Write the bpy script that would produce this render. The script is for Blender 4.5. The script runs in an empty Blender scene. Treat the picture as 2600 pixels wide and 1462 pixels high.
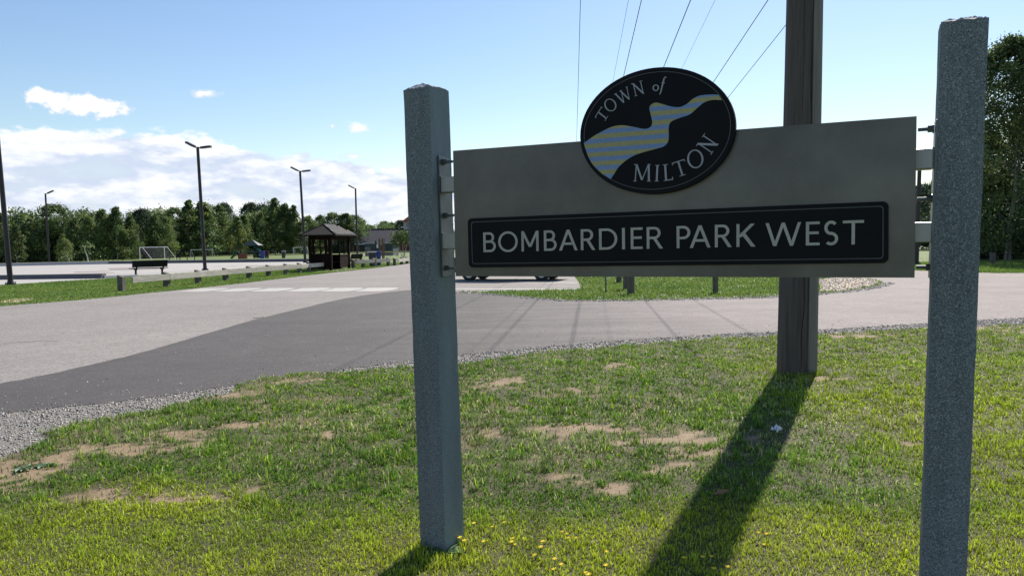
import bpy, math, random
import numpy as np
from mathutils import Vector, Matrix
random.seed(7); rng = np.random.default_rng(11)
PI = math.pi; R = math.radians
scene = bpy.context.scene
COL = scene.collection

# ------------------------------------------------------------------ camera
CAM_H = 1.65; FOC = 1978.0; PW, PH = 2600, 1462
PITCH, ROLL = R(3.4), R(1.0)
_fw = np.array([0, math.cos(PITCH), -math.sin(PITCH)])
_u0 = np.array([0, math.sin(PITCH), math.cos(PITCH)]); _r0 = np.array([1., 0, 0])
_rt = math.cos(ROLL)*_r0 - math.sin(ROLL)*_u0
_up = math.sin(ROLL)*_r0 + math.cos(ROLL)*_u0
cam_d = bpy.data.cameras.new('camera'); cam = bpy.data.objects.new('camera', cam_d); COL.objects.link(cam)
cam_d.sensor_width = 36; cam_d.lens = FOC/PW*36; cam_d.clip_start = .05; cam_d.clip_end = 5000
M = Matrix.Identity(4)
for i in range(3):
    M[i][0] = _rt[i]; M[i][1] = _up[i]; M[i][2] = -_fw[i]
M[2][3] = CAM_H
cam.matrix_world = M
scene.camera = cam
S = 1.00932                                   # readings of the photo were made at 2576 wide

def ray(x, y):
    return _fw + (x*S-PW/2)/FOC*_rt - (y*S-PH/2)/FOC*_up
def gd(x, y, z=0.0):                          # where the sight line through a reading meets the ground
    d = ray(x, y); t = (z-CAM_H)/d[2]
    return (d[0]*t, d[1]*t)
def at(x, y, Y):                              # the point on that sight line Y metres away
    d = ray(x, y); t = Y/d[1]
    return Vector((d[0]*t, Y, CAM_H+d[2]*t))
def azel(x, y):
    d = ray(x, y)
    return math.atan2(d[0], d[1]), math.atan2(d[2], math.hypot(d[0], d[1]))

# ------------------------------------------------------------------ light
SUN_AZ, SUN_EL = R(25.8), R(42)               # azimuth clockwise from +Y
sun_d = bpy.data.lights.new('sun', 'SUN'); sun_d.energy = 5.0; sun_d.angle = R(.53); sun_d.color = (1, .93, .82)
sun = bpy.data.objects.new('sun', sun_d); COL.objects.link(sun)
sdir = Vector((math.sin(SUN_AZ)*math.cos(SUN_EL), math.cos(SUN_AZ)*math.cos(SUN_EL), math.sin(SUN_EL)))
sun.rotation_euler = sdir.to_track_quat('Z', 'Y').to_euler()
scene.view_settings.view_transform = 'Standard'; scene.view_settings.look = 'None'
scene.view_settings.gamma = 1; scene.view_settings.use_curve_mapping = False
scene.view_settings.exposure = 0.72

world = bpy.data.worlds.new('World'); scene.world = world; world.use_nodes = True
nt = world.node_tree; nt.nodes.clear()
def N(t, typ, **kw):
    n = t.nodes.new(typ)
    for k, v in kw.items(): setattr(n, k, v)
    return n
def wmath(op, a, b=None, c=None, clamp=False):
    n = N(nt, 'ShaderNodeMath', operation=op); n.use_clamp = clamp
    for i, v in enumerate((a, b, c)):
        if v is None: continue
        if isinstance(v, (int, float)): n.inputs[i].default_value = v
        else: nt.links.new(v, n.inputs[i])
    return n.outputs[0]
def wstep(v, a, b):                           # smooth step from a to b
    n = N(nt, 'ShaderNodeMapRange', interpolation_type='SMOOTHSTEP')
    nt.links.new(v, n.inputs[0]); n.inputs[1].default_value = a; n.inputs[2].default_value = b
    return n.outputs[0]
sky = N(nt, 'ShaderNodeTexSky', sky_type='NISHITA'); sky.sun_disc = False
sky.sun_elevation = SUN_EL; sky.sun_rotation = SUN_AZ; sky.altitude = 50; sky.air_density = 1.15; sky.dust_density = .3; sky.ozone_density = 1.6
bg = N(nt, 'ShaderNodeBackground'); out = N(nt, 'ShaderNodeOutputWorld')
tc = N(nt, 'ShaderNodeTexCoord'); sx = N(nt, 'ShaderNodeSeparateXYZ'); nt.links.new(tc.outputs['Generated'], sx.inputs[0])
X, Y_, Z = sx.outputs
az = wmath('ARCTAN2', X, Y_)
el = wmath('ARCTAN2', Z, wmath('SQRT', wmath('ADD', wmath('MULTIPLY', X, X), wmath('MULTIPLY', Y_, Y_))))
def noise(sa, se, detail=6, rough=.6, off=0.0, dist=0.0):
    cx = N(nt, 'ShaderNodeCombineXYZ')
    nt.links.new(wmath('MULTIPLY', az, sa), cx.inputs[0]); nt.links.new(wmath('MULTIPLY', el, se), cx.inputs[1]); cx.inputs[2].default_value = off
    n = N(nt, 'ShaderNodeTexNoise'); n.inputs['Scale'].default_value = 1; n.inputs['Detail'].default_value = detail; n.inputs['Roughness'].default_value = rough; n.inputs['Distortion'].default_value = dist
    nt.links.new(cx.outputs[0], n.inputs['Vector'])
    return wmath('SUBTRACT', n.outputs[0], .5)
n1 = noise(13, 19, 10, .56, 3.3, .0)
n2 = noise(34, 85, 8, .6, 8.1)
n3 = noise(8, 27, 6, .52, 1.7, .2)
# low bank of cloud on the left of the view, thinning out to the right
top = N(nt, 'ShaderNodeMapRange', interpolation_type='SMOOTHSTEP')
nt.links.new(az, top.inputs[0]); top.inputs[1].default_value = R(-26); top.inputs[2].default_value = R(14); top.inputs[3].default_value = R(7.45); top.inputs[4].default_value = R(1.3)
edge = wmath('ADD', wmath('SUBTRACT', top.outputs[0], el), wmath('MULTIPLY', n1, .058))
edge = wmath('ADD', edge, wmath('MULTIPLY', n2, .030))
bank = wstep(edge, -.001, .007)
# holes of blue and grey bases in the bank
hole = wstep(wmath('ADD', n3, wmath('MULTIPLY', n1, .35)), -.26, -.02)
dens = wmath('MULTIPLY', bank, wmath('ADD', wmath('MULTIPLY', hole, .32), .68))
def blob(px, py, hx, hy, soft=.45, seed=0.0, amp=2.4):
    a0, e0 = azel(px, py); wa = hx*S/FOC; we = hy*S/FOC
    nn = noise(60, 75, 7, .62, seed)
    da = wmath('DIVIDE', wmath('SUBTRACT', az, a0), wa); de = wmath('DIVIDE', wmath('SUBTRACT', el, e0), we)
    d = wmath('SQRT', wmath('ADD', wmath('MULTIPLY', da, da), wmath('MULTIPLY', de, de)))
    d = wmath('ADD', d, wmath('MULTIPLY', nn, amp))
    n = N(nt, 'ShaderNodeMapRange', interpolation_type='SMOOTHSTEP'); nt.links.new(d, n.inputs[0])
    n.inputs[1].default_value = 1.15; n.inputs[2].default_value = 1.15-soft; 
    return n.outputs[0]
small = None
for args in ((222, 268, 88, 23, .5, 1.0), (122, 248, 50, 15, .5, 2.0), (100, 236, 24, 14, .6, 2.6), (510, 236, 40, 11, 1.1, 5.0), (900, 324, 34, 14, .8, 7.0),
             (985, 428, 40, 12, .8, 9.0), (934, 432, 16, 9, .9, 11.0), (836, 318, 9, 7, 1.0, 12.0), (885, 395, 42, 10, 1.4, 13.0)):
    b = blob(*args); small = b if small is None else wmath('MAXIMUM', small, b)
mask = wmath('MAXIMUM', dens, wmath('MULTIPLY', small, .93))
shade = wstep(wmath('ADD', n3, wmath('MULTIPLY', n2, .45)), -.15, .09)
ccol = N(nt, 'ShaderNodeMix', data_type='RGBA'); nt.links.new(wmath('MAXIMUM', shade, small), ccol.inputs[0])
ccol.inputs[6].default_value = (4.9, 5.55, 6.9, 1); ccol.inputs[7].default_value = (7.8, 7.95, 8.2, 1)
mixc = N(nt, 'ShaderNodeMix', data_type='RGBA'); nt.links.new(mask, mixc.inputs[0]); hs = N(nt, 'ShaderNodeHueSaturation'); hs.inputs['Saturation'].default_value = 1.12; hs.inputs['Hue'].default_value = .506; nt.links.new(sky.outputs[0], hs.inputs['Color']); nt.links.new(hs.outputs[0], mixc.inputs[6]); nt.links.new(ccol.outputs[2], mixc.inputs[7])
nt.links.new(mixc.outputs[2], bg.inputs[0]); bg.inputs[1].default_value = .081
nt.links.new(bg.outputs[0], out.inputs[0])

# ------------------------------------------------------------------ materials
def mat(name, col, rough=.8, metal=0.0, var=.2, vscale=3.0, bump=0.0, bscale=60.0, stretch=(1, 1, 1), spec=.5, col2=None, fleck=None, attr=None, trans=0.0, rand=0.0, detail=5):
    m = bpy.data.materials.new(name); m.use_nodes = True; t = m.node_tree; b = t.nodes['Principled BSDF']
    b.inputs['Roughness'].default_value = rough; b.inputs['Metallic'].default_value = metal; b.inputs['Specular IOR Level'].default_value = spec
    tcn = N(t, 'ShaderNodeTexCoord'); mp = N(t, 'ShaderNodeMapping'); mp.inputs['Scale'].default_value = stretch
    t.links.new(tcn.outputs['Object'], mp.inputs[0])
    nn = N(t, 'ShaderNodeTexNoise'); nn.inputs['Scale'].default_value = vscale; nn.inputs['Detail'].default_value = detail; nn.inputs['Roughness'].default_value = .65
    t.links.new(mp.outputs[0], nn.inputs['Vector'])
    mr = N(t, 'ShaderNodeMapRange'); mr.inputs[1].default_value = .3; mr.inputs[2].default_value = .7; t.links.new(nn.outputs[0], mr.inputs[0])
    mx = N(t, 'ShaderNodeMix', data_type='RGBA'); t.links.new(mr.outputs[0], mx.inputs[0])
    c2 = col2 if col2 else [c*(1+var) for c in col]; c1 = col if col2 else [c*(1-var) for c in col]
    mx.inputs[6].default_value = (*c1, 1); mx.inputs[7].default_value = (*c2, 1)
    o = mx.outputs[2]
    if attr:
        at_ = N(t, 'ShaderNodeAttribute', attribute_name=attr)
        mu = N(t, 'ShaderNodeMix', data_type='RGBA', blend_type='MULTIPLY'); mu.inputs[0].default_value = 1
        t.links.new(o, mu.inputs[6]); t.links.new(at_.outputs['Color'], mu.inputs[7]); o = mu.outputs[2]
    if rand:
        oi = N(t, 'ShaderNodeObjectInfo'); m2 = N(t, 'ShaderNodeMapRange'); t.links.new(oi.outputs['Random'], m2.inputs[0]); m2.inputs[3].default_value = 1-rand; m2.inputs[4].default_value = 1+rand
        mu = N(t, 'ShaderNodeVectorMath', operation='SCALE'); t.links.new(o, mu.inputs[0]); t.links.new(m2.outputs[0], mu.inputs['Scale']); o = mu.outputs[0]
    if fleck:
        for (fs, thr0, thr1, fc) in fleck:
            v = N(t, 'ShaderNodeTexNoise'); v.inputs['Scale'].default_value = fs; v.inputs['Detail'].default_value = 2.5; v.inputs['Roughness'].default_value = .7
            t.links.new(tcn.outputs['Object'], v.inputs['Vector'])
            r_ = N(t, 'ShaderNodeMapRange'); r_.inputs[1].default_value = thr0; r_.inputs[2].default_value = thr1; t.links.new(v.outputs[0], r_.inputs[0])
            m3 = N(t, 'ShaderNodeMix', data_type='RGBA'); t.links.new(r_.outputs[0], m3.inputs[0]); t.links.new(o, m3.inputs[6]); m3.inputs[7].default_value = (*fc, 1); o = m3.outputs[2]
    t.links.new(o, b.inputs['Base Color'])
    if bump:
        bn = N(t, 'ShaderNodeTexNoise'); bn.inputs['Scale'].default_value = bscale; bn.inputs['Detail'].default_value = 4
        t.links.new(mp.outputs[0], bn.inputs['Vector'])
        bp = N(t, 'ShaderNodeBump'); bp.inputs['Strength'].default_value = bump; bp.inputs['Distance'].default_value = .01
        t.links.new(bn.outputs[0], bp.inputs['Height']); t.links.new(bp.outputs[0], b.inputs['Normal'])
    if trans:
        tr = N(t, 'ShaderNodeBsdfTranslucent'); t.links.new(o, tr.inputs[0])
        ms = N(t, 'ShaderNodeMixShader'); ms.inputs[0].default_value = trans
        t.links.new(b.outputs[0], ms.inputs[1]); t.links.new(tr.outputs[0], ms.inputs[2]); t.links.new(ms.outputs[0], t.nodes['Material Output'].inputs[0])
    return m

granite = mat('granite', (.135, .156, .172), .8, var=.30, vscale=7, stretch=(1, 1, .12), bump=.3, bscale=150,
              fleck=[(190, .53, .62, (.31, .335, .355)), (240, .54, .62, (.03, .036, .046)), (130, .58, .66, (.07, .08, .095))])
granite_skylit = mat('skylit_granite', (.165, .20, .215), .8, var=.22, vscale=8, stretch=(1, 1, .15), bump=.1, bscale=150, fleck=[(230, .56, .66, (.27, .30, .32)), (240, .58, .66, (.09, .11, .12))])  # smoother, less flecked face; its skylight is painted in as a paler tone
granite_rough = mat('rough_granite', (.36, .37, .38), .85, var=.3, vscale=30, bump=1.0, bscale=60, fleck=[(160, .56, .66, (.10, .11, .12))])
panel_m = mat('bronze_panel', (.108, .102, .091), .40, .65, var=.34, vscale=1.7, bump=.04, bscale=300, detail=8)
black_m = mat('sign_black', (.0045, .005, .0075), .6, 0, var=.2, vscale=8, bump=.05, bscale=250, spec=.15)
line_m = mat('sign_line_grey', (.055, .056, .062), .5, var=.1)
letter_m = mat('letter_silver', (.36, .34, .30), .5, .15, var=.12, vscale=14)
letter2_m = mat('letter_grey', (.30, .30, .34), .5, .1, var=.1, vscale=14)
galv = mat('galvanised_steel', (.10, .112, .12), .42, .5, var=.3, vscale=9, bump=.05, bscale=80)
alu = mat('brushed_aluminium', (.27, .27, .26), .42, .7, var=.2, vscale=7, stretch=(1, 1, .2), bump=.05, bscale=90)
pole_m = mat('weathered_pole', (.050, .042, .036), .85, col2=(.118, .099, .084), vscale=9, stretch=(2.5, 2.5, .12), bump=.9, bscale=26, detail=8)
pole_pale = mat('pale_pole_strip', (.14, .13, .11), .85, col2=(.22, .20, .17), vscale=9, stretch=(3, 3, .15), bump=.6, bscale=30)
crack_m = mat('pole_crack', (.012, .01, .008), .95)
lamp_m = mat('lamp_bronze', (.028, .024, .028), .42, .4, var=.15)
lampface_m = mat('lamp_lens', (.35, .35, .36), .3)
wood_rail = mat('weathered_rail', (.27, .25, .215), .85, col2=(.46, .43, .38), vscale=5, stretch=(1, .35, 3), bump=.4, bscale=30, rand=.12)
wood_post = mat('weathered_post', (.065, .058, .048), .9, col2=(.15, .135, .11), vscale=7, stretch=(2, 2, .4), bump=.5, bscale=30, rand=.15)
wood_dark = mat('stained_wood', (.008, .005, .004), .85, spec=.08, col2=(.018, .009, .007), vscale=6, stretch=(2, 2, .4), bump=.3, bscale=30)
wood_brown = mat('brown_board', (.12, .055, .03), .7, col2=(.18, .09, .05), vscale=5, stretch=(2, 2, .3))
roof_m = mat('seamed_metal_roof', (.022, .019, .018), .9, 0, var=.15, vscale=4, spec=.15)
rib_m = mat('roof_seam', (.20, .19, .18), .5, .1, var=.1)  # far paler than the roof: sun catching the seams is in the colour
slate_roof = mat('blue_grey_roof', (.028, .032, .046), .9, 0, var=.18, vscale=3, spec=.2)
black_metal = mat('black_coated_metal', (.007, .008, .012), .5, 0, spec=.2)
dark_green = mat('dark_green_plastic', (.004, .022, .02), .45)
green_slide = mat('green_slide', (.01, .09, .06), .25)
dark_wall = mat('dark_siding', (.035, .05, .05), .8, var=.2, vscale=5)
shed_m = mat('slate_siding', (.045, .06, .08), .8, var=.15)
trim_m = mat('pale_trim', (.42, .42, .42), .6)
red_m = mat('barn_red', (.13, .018, .018), .7)
redroof_m = mat('rust_red_roof', (.36, .10, .05), .6)
glass_m = mat('dark_glass', (.02, .025, .03), .08, spec=.8)
white_m = mat('white_paint', (.75, .75, .75), .5, var=.06)
yellow_m = mat('yellow_rail', (.60, .50, .22), .6)
blue_m = mat('blue_plastic', (.02, .05, .30), .4)
bin_m = mat('charcoal_plastic', (.03, .035, .045), .45)
bark = mat('birch_bark', (.30, .27, .23), .85, col2=(.55, .52, .47), vscale=4, stretch=(1, 1, 3), bump=.4, bscale=20)
bark_grey = mat('grey_birch_bark', (.12, .11, .095), .85, col2=(.26, .245, .22), vscale=4)
bark_dark = mat('dark_bark', (.05, .04, .03), .9, col2=(.10, .085, .07), vscale=5, stretch=(3, 3, .5))
leaf_m = mat('birch_leaf', (.102, .158, .056), .6, var=.25, vscale=.6, attr='tint', trans=.42, rand=.22)
leaf_dark = mat('pine_leaf', (.050, .085, .042), .65, var=.25, vscale=.6, attr='tint', trans=.25, rand=.15)
leaf_yel = mat('young_leaf', (.150, .205, .06), .6, var=.2, vscale=.6, attr='tint', trans=.35, rand=.1)
blade_m = mat('grass_blade', (.9, .9, .9), .48, var=.18, vscale=1.3, attr='tint', trans=.40, spec=.28)
stone_m = mat('crushed_stone', (.9, .9, .9), .8, var=.12, vscale=40, attr='tint')
paint_m = mat('road_paint', (.34, .325, .30), .7, var=.14, vscale=4, bump=.3, bscale=90)
court_m = mat('court_slab', (.32, .305, .29), .85, var=.07, vscale=.5)
curb_pale = mat('pale_curb', (.42, .40, .37), .85, var=.1, vscale=2)
curb_dark = mat('dark_curb', (.10, .10, .11), .85, var=.2, vscale=2)
stain_m = mat('court_stain', (.20, .17, .16), .9, var=.3, vscale=3)
tyre_m = mat('tyre_rubber', (.015, .015, .016), .8)
car_m = mat('car_paint', (.02, .022, .03), .25, .3)
rim_m = mat('wheel_rim', (.45, .45, .46), .3, .8)
litter_m = mat('crumpled_paper', (.78, .78, .80), .7)
petal_m = mat('dandelion_petal', (.95, .74, .02), .6, trans=.3)
stem_m = mat('flower_stem', (.08, .14, .03), .6)
deadleaf_m = mat('dry_leaf', (.26, .14, .06), .7)
weed_m = mat('weed_leaf', (.06, .13, .05), .55, var=.3, vscale=20, trans=.2)
chain_m = mat('chain_link', (.10, .11, .12), .5, .5)
net_m = mat('net_cord', (.4, .4, .4), .7)
wire_m = mat('cable', (.03, .03, .035), .6)
tan_m = mat('far_bench', (.02, .022, .02), .6)

def ground_mat(name, c1, c2, c3, s1, s2, rough=.9, bump=.5, bs=80, speck=None):
    m = bpy.data.materials.new(name); m.use_nodes = True; t = m.node_tree; b = t.nodes['Principled BSDF']; b.inputs['Roughness'].default_value = rough
    b.inputs['Specular IOR Level'].default_value = .35
    tcn = N(t, 'ShaderNodeTexCoord')
    def nz(s, d=6):
        n = N(t, 'ShaderNodeTexNoise'); n.inputs['Scale'].default_value = s; n.inputs['Detail'].default_value = d; n.inputs['Roughness'].default_value = .65
        t.links.new(tcn.outputs['Object'], n.inputs['Vector']); r_ = N(t, 'ShaderNodeMapRange'); r_.inputs[1].default_value = .35; r_.inputs[2].default_value = .65
        t.links.new(n.outputs[0], r_.inputs[0]); return r_.outputs[0]
    def mx(f, a, c):
        n = N(t, 'ShaderNodeMix', data_type='RGBA'); t.links.new(f, n.inputs[0])
        if isinstance(a, tuple): n.inputs[6].default_value = (*a, 1)
        else: t.links.new(a, n.inputs[6])
        if isinstance(c, tuple): n.inputs[7].default_value = (*c, 1)
        else: t.links.new(c, n.inputs[7])
        return n.outputs[2]
    o = mx(nz(s1), c1, c2); f2 = nz(s2)
    k = N(t, 'ShaderNodeMath', operation='MULTIPLY'); t.links.new(f2, k.inputs[0]); k.inputs[1].default_value = .6
    o = mx(k.outputs[0], o, c3)
    if speck:
        for sc_, a, b2, c in speck:
            n = N(t, 'ShaderNodeTexNoise'); n.inputs['Scale'].default_value = sc_; n.inputs['Detail'].default_value = 2
            t.links.new(tcn.outputs['Object'], n.inputs['Vector']); r_ = N(t, 'ShaderNodeMapRange'); r_.inputs[1].default_value = a; r_.inputs[2].default_value = b2; t.links.new(n.outputs[0], r_.inputs[0])
            o = mx(r_.outputs[0], o, c)
    t.links.new(o, b.inputs['Base Color'])
    bn = N(t, 'ShaderNodeTexNoise'); bn.inputs['Scale'].default_value = bs; bn.inputs['Detail'].default_value = 3; t.links.new(tcn.outputs['Object'], bn.inputs['Vector'])
    bp = N(t, 'ShaderNodeBump'); bp.inputs['Strength'].default_value = bump; bp.inputs['Distance'].default_value = .01; t.links.new(bn.outputs[0], bp.inputs['Height']); t.links.new(bp.outputs[0], b.inputs['Normal'])
    return m, t, b, o
field_m = ground_mat('field_grass', (.072, .120, .026), (.105, .152, .035), (.125, .14, .045), .35, 2.5, bump=1.0, bs=25)[0]
old_m = ground_mat('worn_asphalt', (.195, .177, .168), (.265, .240, .228), (.165, .15, .143), .25, 3, bump=.8, bs=60, speck=[(14, .52, .70, (.14, .128, .122)), (26, .60, .68, (.115, .105, .10)), (31, .60, .70, (.36, .335, .32))])[0]
new_m, t_, b_, o_ = ground_mat('newer_asphalt', (.052, .048, .048), (.076, .070, .069), (.042, .039, .040), .5, 3, rough=.85, bump=.7, bs=70, speck=[(24, .56, .70, (.042, .039, .039)), (45, .64, .70, (.15, .14, .14))])
# the patch grows paler in streaks towards the street on the right
tcn = N(t_, 'ShaderNodeTexCoord'); sp = N(t_, 'ShaderNodeSeparateXYZ'); t_.links.new(tcn.outputs['Object'], sp.inputs[0])
mpn = N(t_, 'ShaderNodeMapping'); mpn.inputs['Scale'].default_value = (.25, 1.5, 1); mpn.inputs['Rotation'].default_value = (0, 0, -.3); t_.links.new(tcn.outputs['Object'], mpn.inputs[0])
nn = N(t_, 'ShaderNodeTexNoise'); nn.inputs['Scale'].default_value = .9; nn.inputs['Detail'].default_value = 7; nn.inputs['Roughness'].default_value = .6; t_.links.new(mpn.outputs[0], nn.inputs['Vector'])
ad = N(t_, 'ShaderNodeMath', operation='MULTIPLY_ADD'); t_.links.new(nn.outputs[0], ad.inputs[0]); ad.inputs[1].default_value = 9; t_.links.new(sp.outputs[0], ad.inputs[2])
mr = N(t_, 'ShaderNodeMapRange', interpolation_type='SMOOTHSTEP'); t_.links.new(ad.outputs[0], mr.inputs[0]); mr.inputs[1].default_value = 1.5; mr.inputs[2].default_value = 12
mx = N(t_, 'ShaderNodeMix', data_type='RGBA', blend_type='MULTIPLY'); mx.inputs[0].default_value = 1; t_.links.new(o_, mx.inputs[6])
m4 = N(t_, 'ShaderNodeMix', data_type='RGBA'); t_.links.new(mr.outputs[0], m4.inputs[0]); m4.inputs[6].default_value = (1, 1, 1, 1); m4.inputs[7].default_value = (3.0, 2.78, 2.72, 1)
t_.links.new(m4.outputs[2], mx.inputs[7]); t_.links.new(mx.outputs[2], b_.inputs['Base Color'])
gravel_m = ground_mat('gravel_bed', (.13, .12, .11), (.26, .245, .22), (.08, .075, .07), 30, 60, bump=1, bs=60)[0]
dirt_m = ground_mat('bare_dirt', (.36, .275, .19), (.46, .37, .27), (.28, .21, .14), 3, 20, bump=.8, bs=60)[0]
# lawn soil: thatch between the blades, bare earth where the attribute says so
soil_m, t_, b_, o_ = ground_mat('lawn_soil', (.215, .152, .090), (.31, .23, .145), (.13, .09, .055), 4, 25, bump=1, bs=70, speck=[(45, .62, .7, (.2, .15, .1))])
a_ = N(t_, 'ShaderNodeAttribute', attribute_name='bare'); m5 = N(t_, 'ShaderNodeMix', data_type='RGBA'); t_.links.new(a_.outputs['Fac'], m5.inputs[0])
th = N(t_, 'ShaderNodeTexNoise'); th.inputs['Scale'].default_value = 25; tcn = N(t_, 'ShaderNodeTexCoord'); t_.links.new(tcn.outputs['Object'], th.inputs['Vector'])
m6 = N(t_, 'ShaderNodeMix', data_type='RGBA'); t_.links.new(th.outputs[0], m6.inputs[0]); m6.inputs[6].default_value = (.026, .032, .009, 1); m6.inputs[7].default_value = (.095, .082, .038, 1)
t_.links.new(m6.outputs[2], m5.inputs[6]); t_.links.new(o_, m5.inputs[7]); t_.links.new(m5.outputs[2], b_.inputs['Base Color'])

# ------------------------------------------------------------------ helpers
class MB:
    def __init__(s): s.v = []; s.f = []
    def add(s, vs, fs):
        k = len(s.v); s.v += [tuple(v) for v in vs]; s.f += [tuple(i+k for i in f) for f in fs]; return s
    def box(s, c, d, rz=0.0, mtx=None):
        x, y, z = d[0]/2, d[1]/2, d[2]/2
        vs = [Vector(p) for p in ((-x, -y, -z), (x, -y, -z), (x, y, -z), (-x, y, -z), (-x, -y, z), (x, -y, z), (x, y, z), (-x, y, z))]
        m = mtx if mtx is not None else Matrix.Rotation(rz, 3, 'Z')
        vs = [m @ v + Vector(c) for v in vs]
        return s.add(vs, [(0, 3, 2, 1), (4, 5, 6, 7), (0, 1, 5, 4), (1, 2, 6, 5), (2, 3, 7, 6), (3, 0, 4, 7)])
    def tube(s, p0, p1, r0, r1=None, n=8, caps=True):
        r1 = r0 if r1 is None else r1; p0 = Vector(p0); p1 = Vector(p1); d = (p1-p0).normalized()
        a = d.orthogonal().normalized(); b = d.cross(a)
        vs = [p0+(a*math.cos(2*PI*i/n)+b*math.sin(2*PI*i/n))*r0 for i in range(n)]+[p1+(a*math.cos(2*PI*i/n)+b*math.sin(2*PI*i/n))*r1 for i in range(n)]
        fs = [(i, (i+1) % n, n+(i+1) % n, n+i) for i in range(n)]
        if caps: fs += [tuple(range(n))[::-1], tuple(range(n, 2*n))]
        return s.add(vs, fs)
    def path(s, pts, r, n=6):
        for a, b in zip(pts[:-1], pts[1:]): s.tube(a, b, r, None, n)
        return s
    def prism(s, pts, y0, y1):          # outline in (x,z) extruded along y
        n = len(pts)
        vs = [(p[0], y0, p[1]) for p in pts]+[(p[0], y1, p[1]) for p in pts]
        return s.add(vs, [tuple(range(n)), tuple(range(n, 2*n))[::-1]]+[(i, n+i, n+(i+1) % n, (i+1) % n) for i in range(n)])
    def build(s, name, m, parent=None, smooth=False, bevel=0.0, loc=None):
        me = bpy.data.meshes.new(name); me.from_pydata([tuple(v) for v in s.v], [], s.f); me.update()
        me.materials.append(m)
        o = bpy.data.objects.new(name, me); COL.objects.link(o); o.parent = parent
        if loc: o.location = loc
        if smooth: me.polygons.foreach_set('use_smooth', [True]*len(me.polygons))
        if bevel:
            b = o.modifiers.new('bevel', 'BEVEL'); b.width = bevel; b.segments = 2; b.limit_method = 'ANGLE'
        return o
def tag(o, label=None, cat=None, group=None, kind=None):
    for k, v in (('label', label), ('category', cat), ('group', group), ('kind', kind)):
        if v: o[k] = v
    return o
def thing(name, label, cat, loc=(0, 0, 0), rz=0.0, group=None, rot=None):
    o = bpy.data.objects.new(name, None); COL.objects.link(o); o.location = loc; o.empty_display_size = .2
    o.rotation_euler = rot if rot else (0, 0, rz)
    return tag(o, label, cat, group)
def copy_tree(o, parent=None):
    c = o.copy(); COL.objects.link(c); c.parent = parent
    for ch in list(o.children): copy_tree(ch, c)
    return c
def npmesh(name, verts, faces, m, k=None, attr=None, parent=None, smooth=False):
    """verts (n,3), faces (m,k) all of one size, attr (n,3) vertex colour"""
    me = bpy.data.meshes.new(name); n = len(verts); nf, kk = faces.shape
    me.vertices.add(n); me.vertices.foreach_set('co', verts.astype(np.float32).ravel())
    me.loops.add(nf*kk); me.loops.foreach_set('vertex_index', faces.astype(np.int32).ravel())
    me.polygons.add(nf); me.polygons.foreach_set('loop_start', np.arange(0, nf*kk, kk, dtype=np.int32)); me.polygons.foreach_set('loop_total', np.full(nf, kk, dtype=np.int32))
    me.update(calc_edges=True)
    if smooth: me.polygons.foreach_set('use_smooth', np.ones(nf, dtype=bool))
    if attr is not None:
        if attr.ndim == 1:
            a = me.attributes.new('bare', 'FLOAT', 'POINT'); a.data.foreach_set('value', attr.astype(np.float32))
        else:
            a = me.attributes.new('tint', 'FLOAT_COLOR', 'POINT'); a.data.foreach_set('color', np.hstack([attr, np.ones((n, 1))]).astype(np.float32).ravel())
    me.materials.append(m)
    o = bpy.data.objects.new(name, me); COL.objects.link(o); o.parent = parent
    return o
def smooth_line(p, k=6, jit=0.0):
    p = [np.array(q, float) for q in p]; out = []
    q = [2*p[0]-p[1]]+p+[2*p[-1]-p[-2]]
    for i in range(1, len(q)-2):
        for j in range(k):
            t = j/k; a, b, c, d = q[i-1], q[i], q[i+1], q[i+2]
            out.append(.5*((2*b)+(-a+c)*t+(2*a-5*b+4*c-d)*t*t+(-a+3*b-3*c+d)*t**3))
    out.append(p[-1])
    if jit: out = [o+rng.normal(0, jit, 2) for o in out]
    return out
def sheet(name, pts, z, m, kind='structure', parent=None, **kw):
    import bmesh
    bm = bmesh.new(); vs = [bm.verts.new((p[0], p[1], z)) for p in pts]; f = bm.faces.new(vs); bm.normal_update()
    if f.normal.z < 0: f.normal_flip()
    bmesh.ops.triangulate(bm, faces=bm.faces[:])
    me = bpy.data.meshes.new(name); bm.to_mesh(me); bm.free(); me.materials.append(m)
    o = bpy.data.objects.new(name, me); COL.objects.link(o); o.parent = parent
    if kind: o['kind'] = kind
    for k, v in kw.items(): o[k] = v
    return o
def inside(poly, x, y):
    c = np.zeros(len(x), bool); n = len(poly)
    for i in range(n):
        x0, y0 = poly[i]; x1, y1 = poly[(i+1) % n]
        if y0 == y1: continue
        k = ((y0 > y) != (y1 > y)) & (x < (x1-x0)*(y-y0)/(y1-y0)+x0); c ^= k
    return c
def vnoise(x, y, s, seed=0):
    x = np.asarray(x)*s+seed*17.3; y = np.asarray(y)*s+seed*9.1
    xi = np.floor(x).astype(np.int64); yi = np.floor(y).astype(np.int64); fx = x-xi; fy = y-yi; fx = fx*fx*(3-2*fx); fy = fy*fy*(3-2*fy)
    def h(a, b):
        n = (a*374761393+b*668265263+seed*1442695) & 0x7fffffff; n = ((n ^ (n >> 13))*1274126177) & 0x7fffffff
        return ((n ^ (n >> 16)) & 0xffff)/65535.0
    return (h(xi, yi)*(1-fx)+h(xi+1, yi)*fx)*(1-fy)+(h(xi, yi+1)*(1-fx)+h(xi+1, yi+1)*fx)*fy
def fbm(x, y, s, seed=0, o=3):
    r = 0; a = .5; t = 0
    for i in range(o): r = r+a*vnoise(x, y, s*2**i, seed+i); t += a; a *= .5
    return r/t

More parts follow.
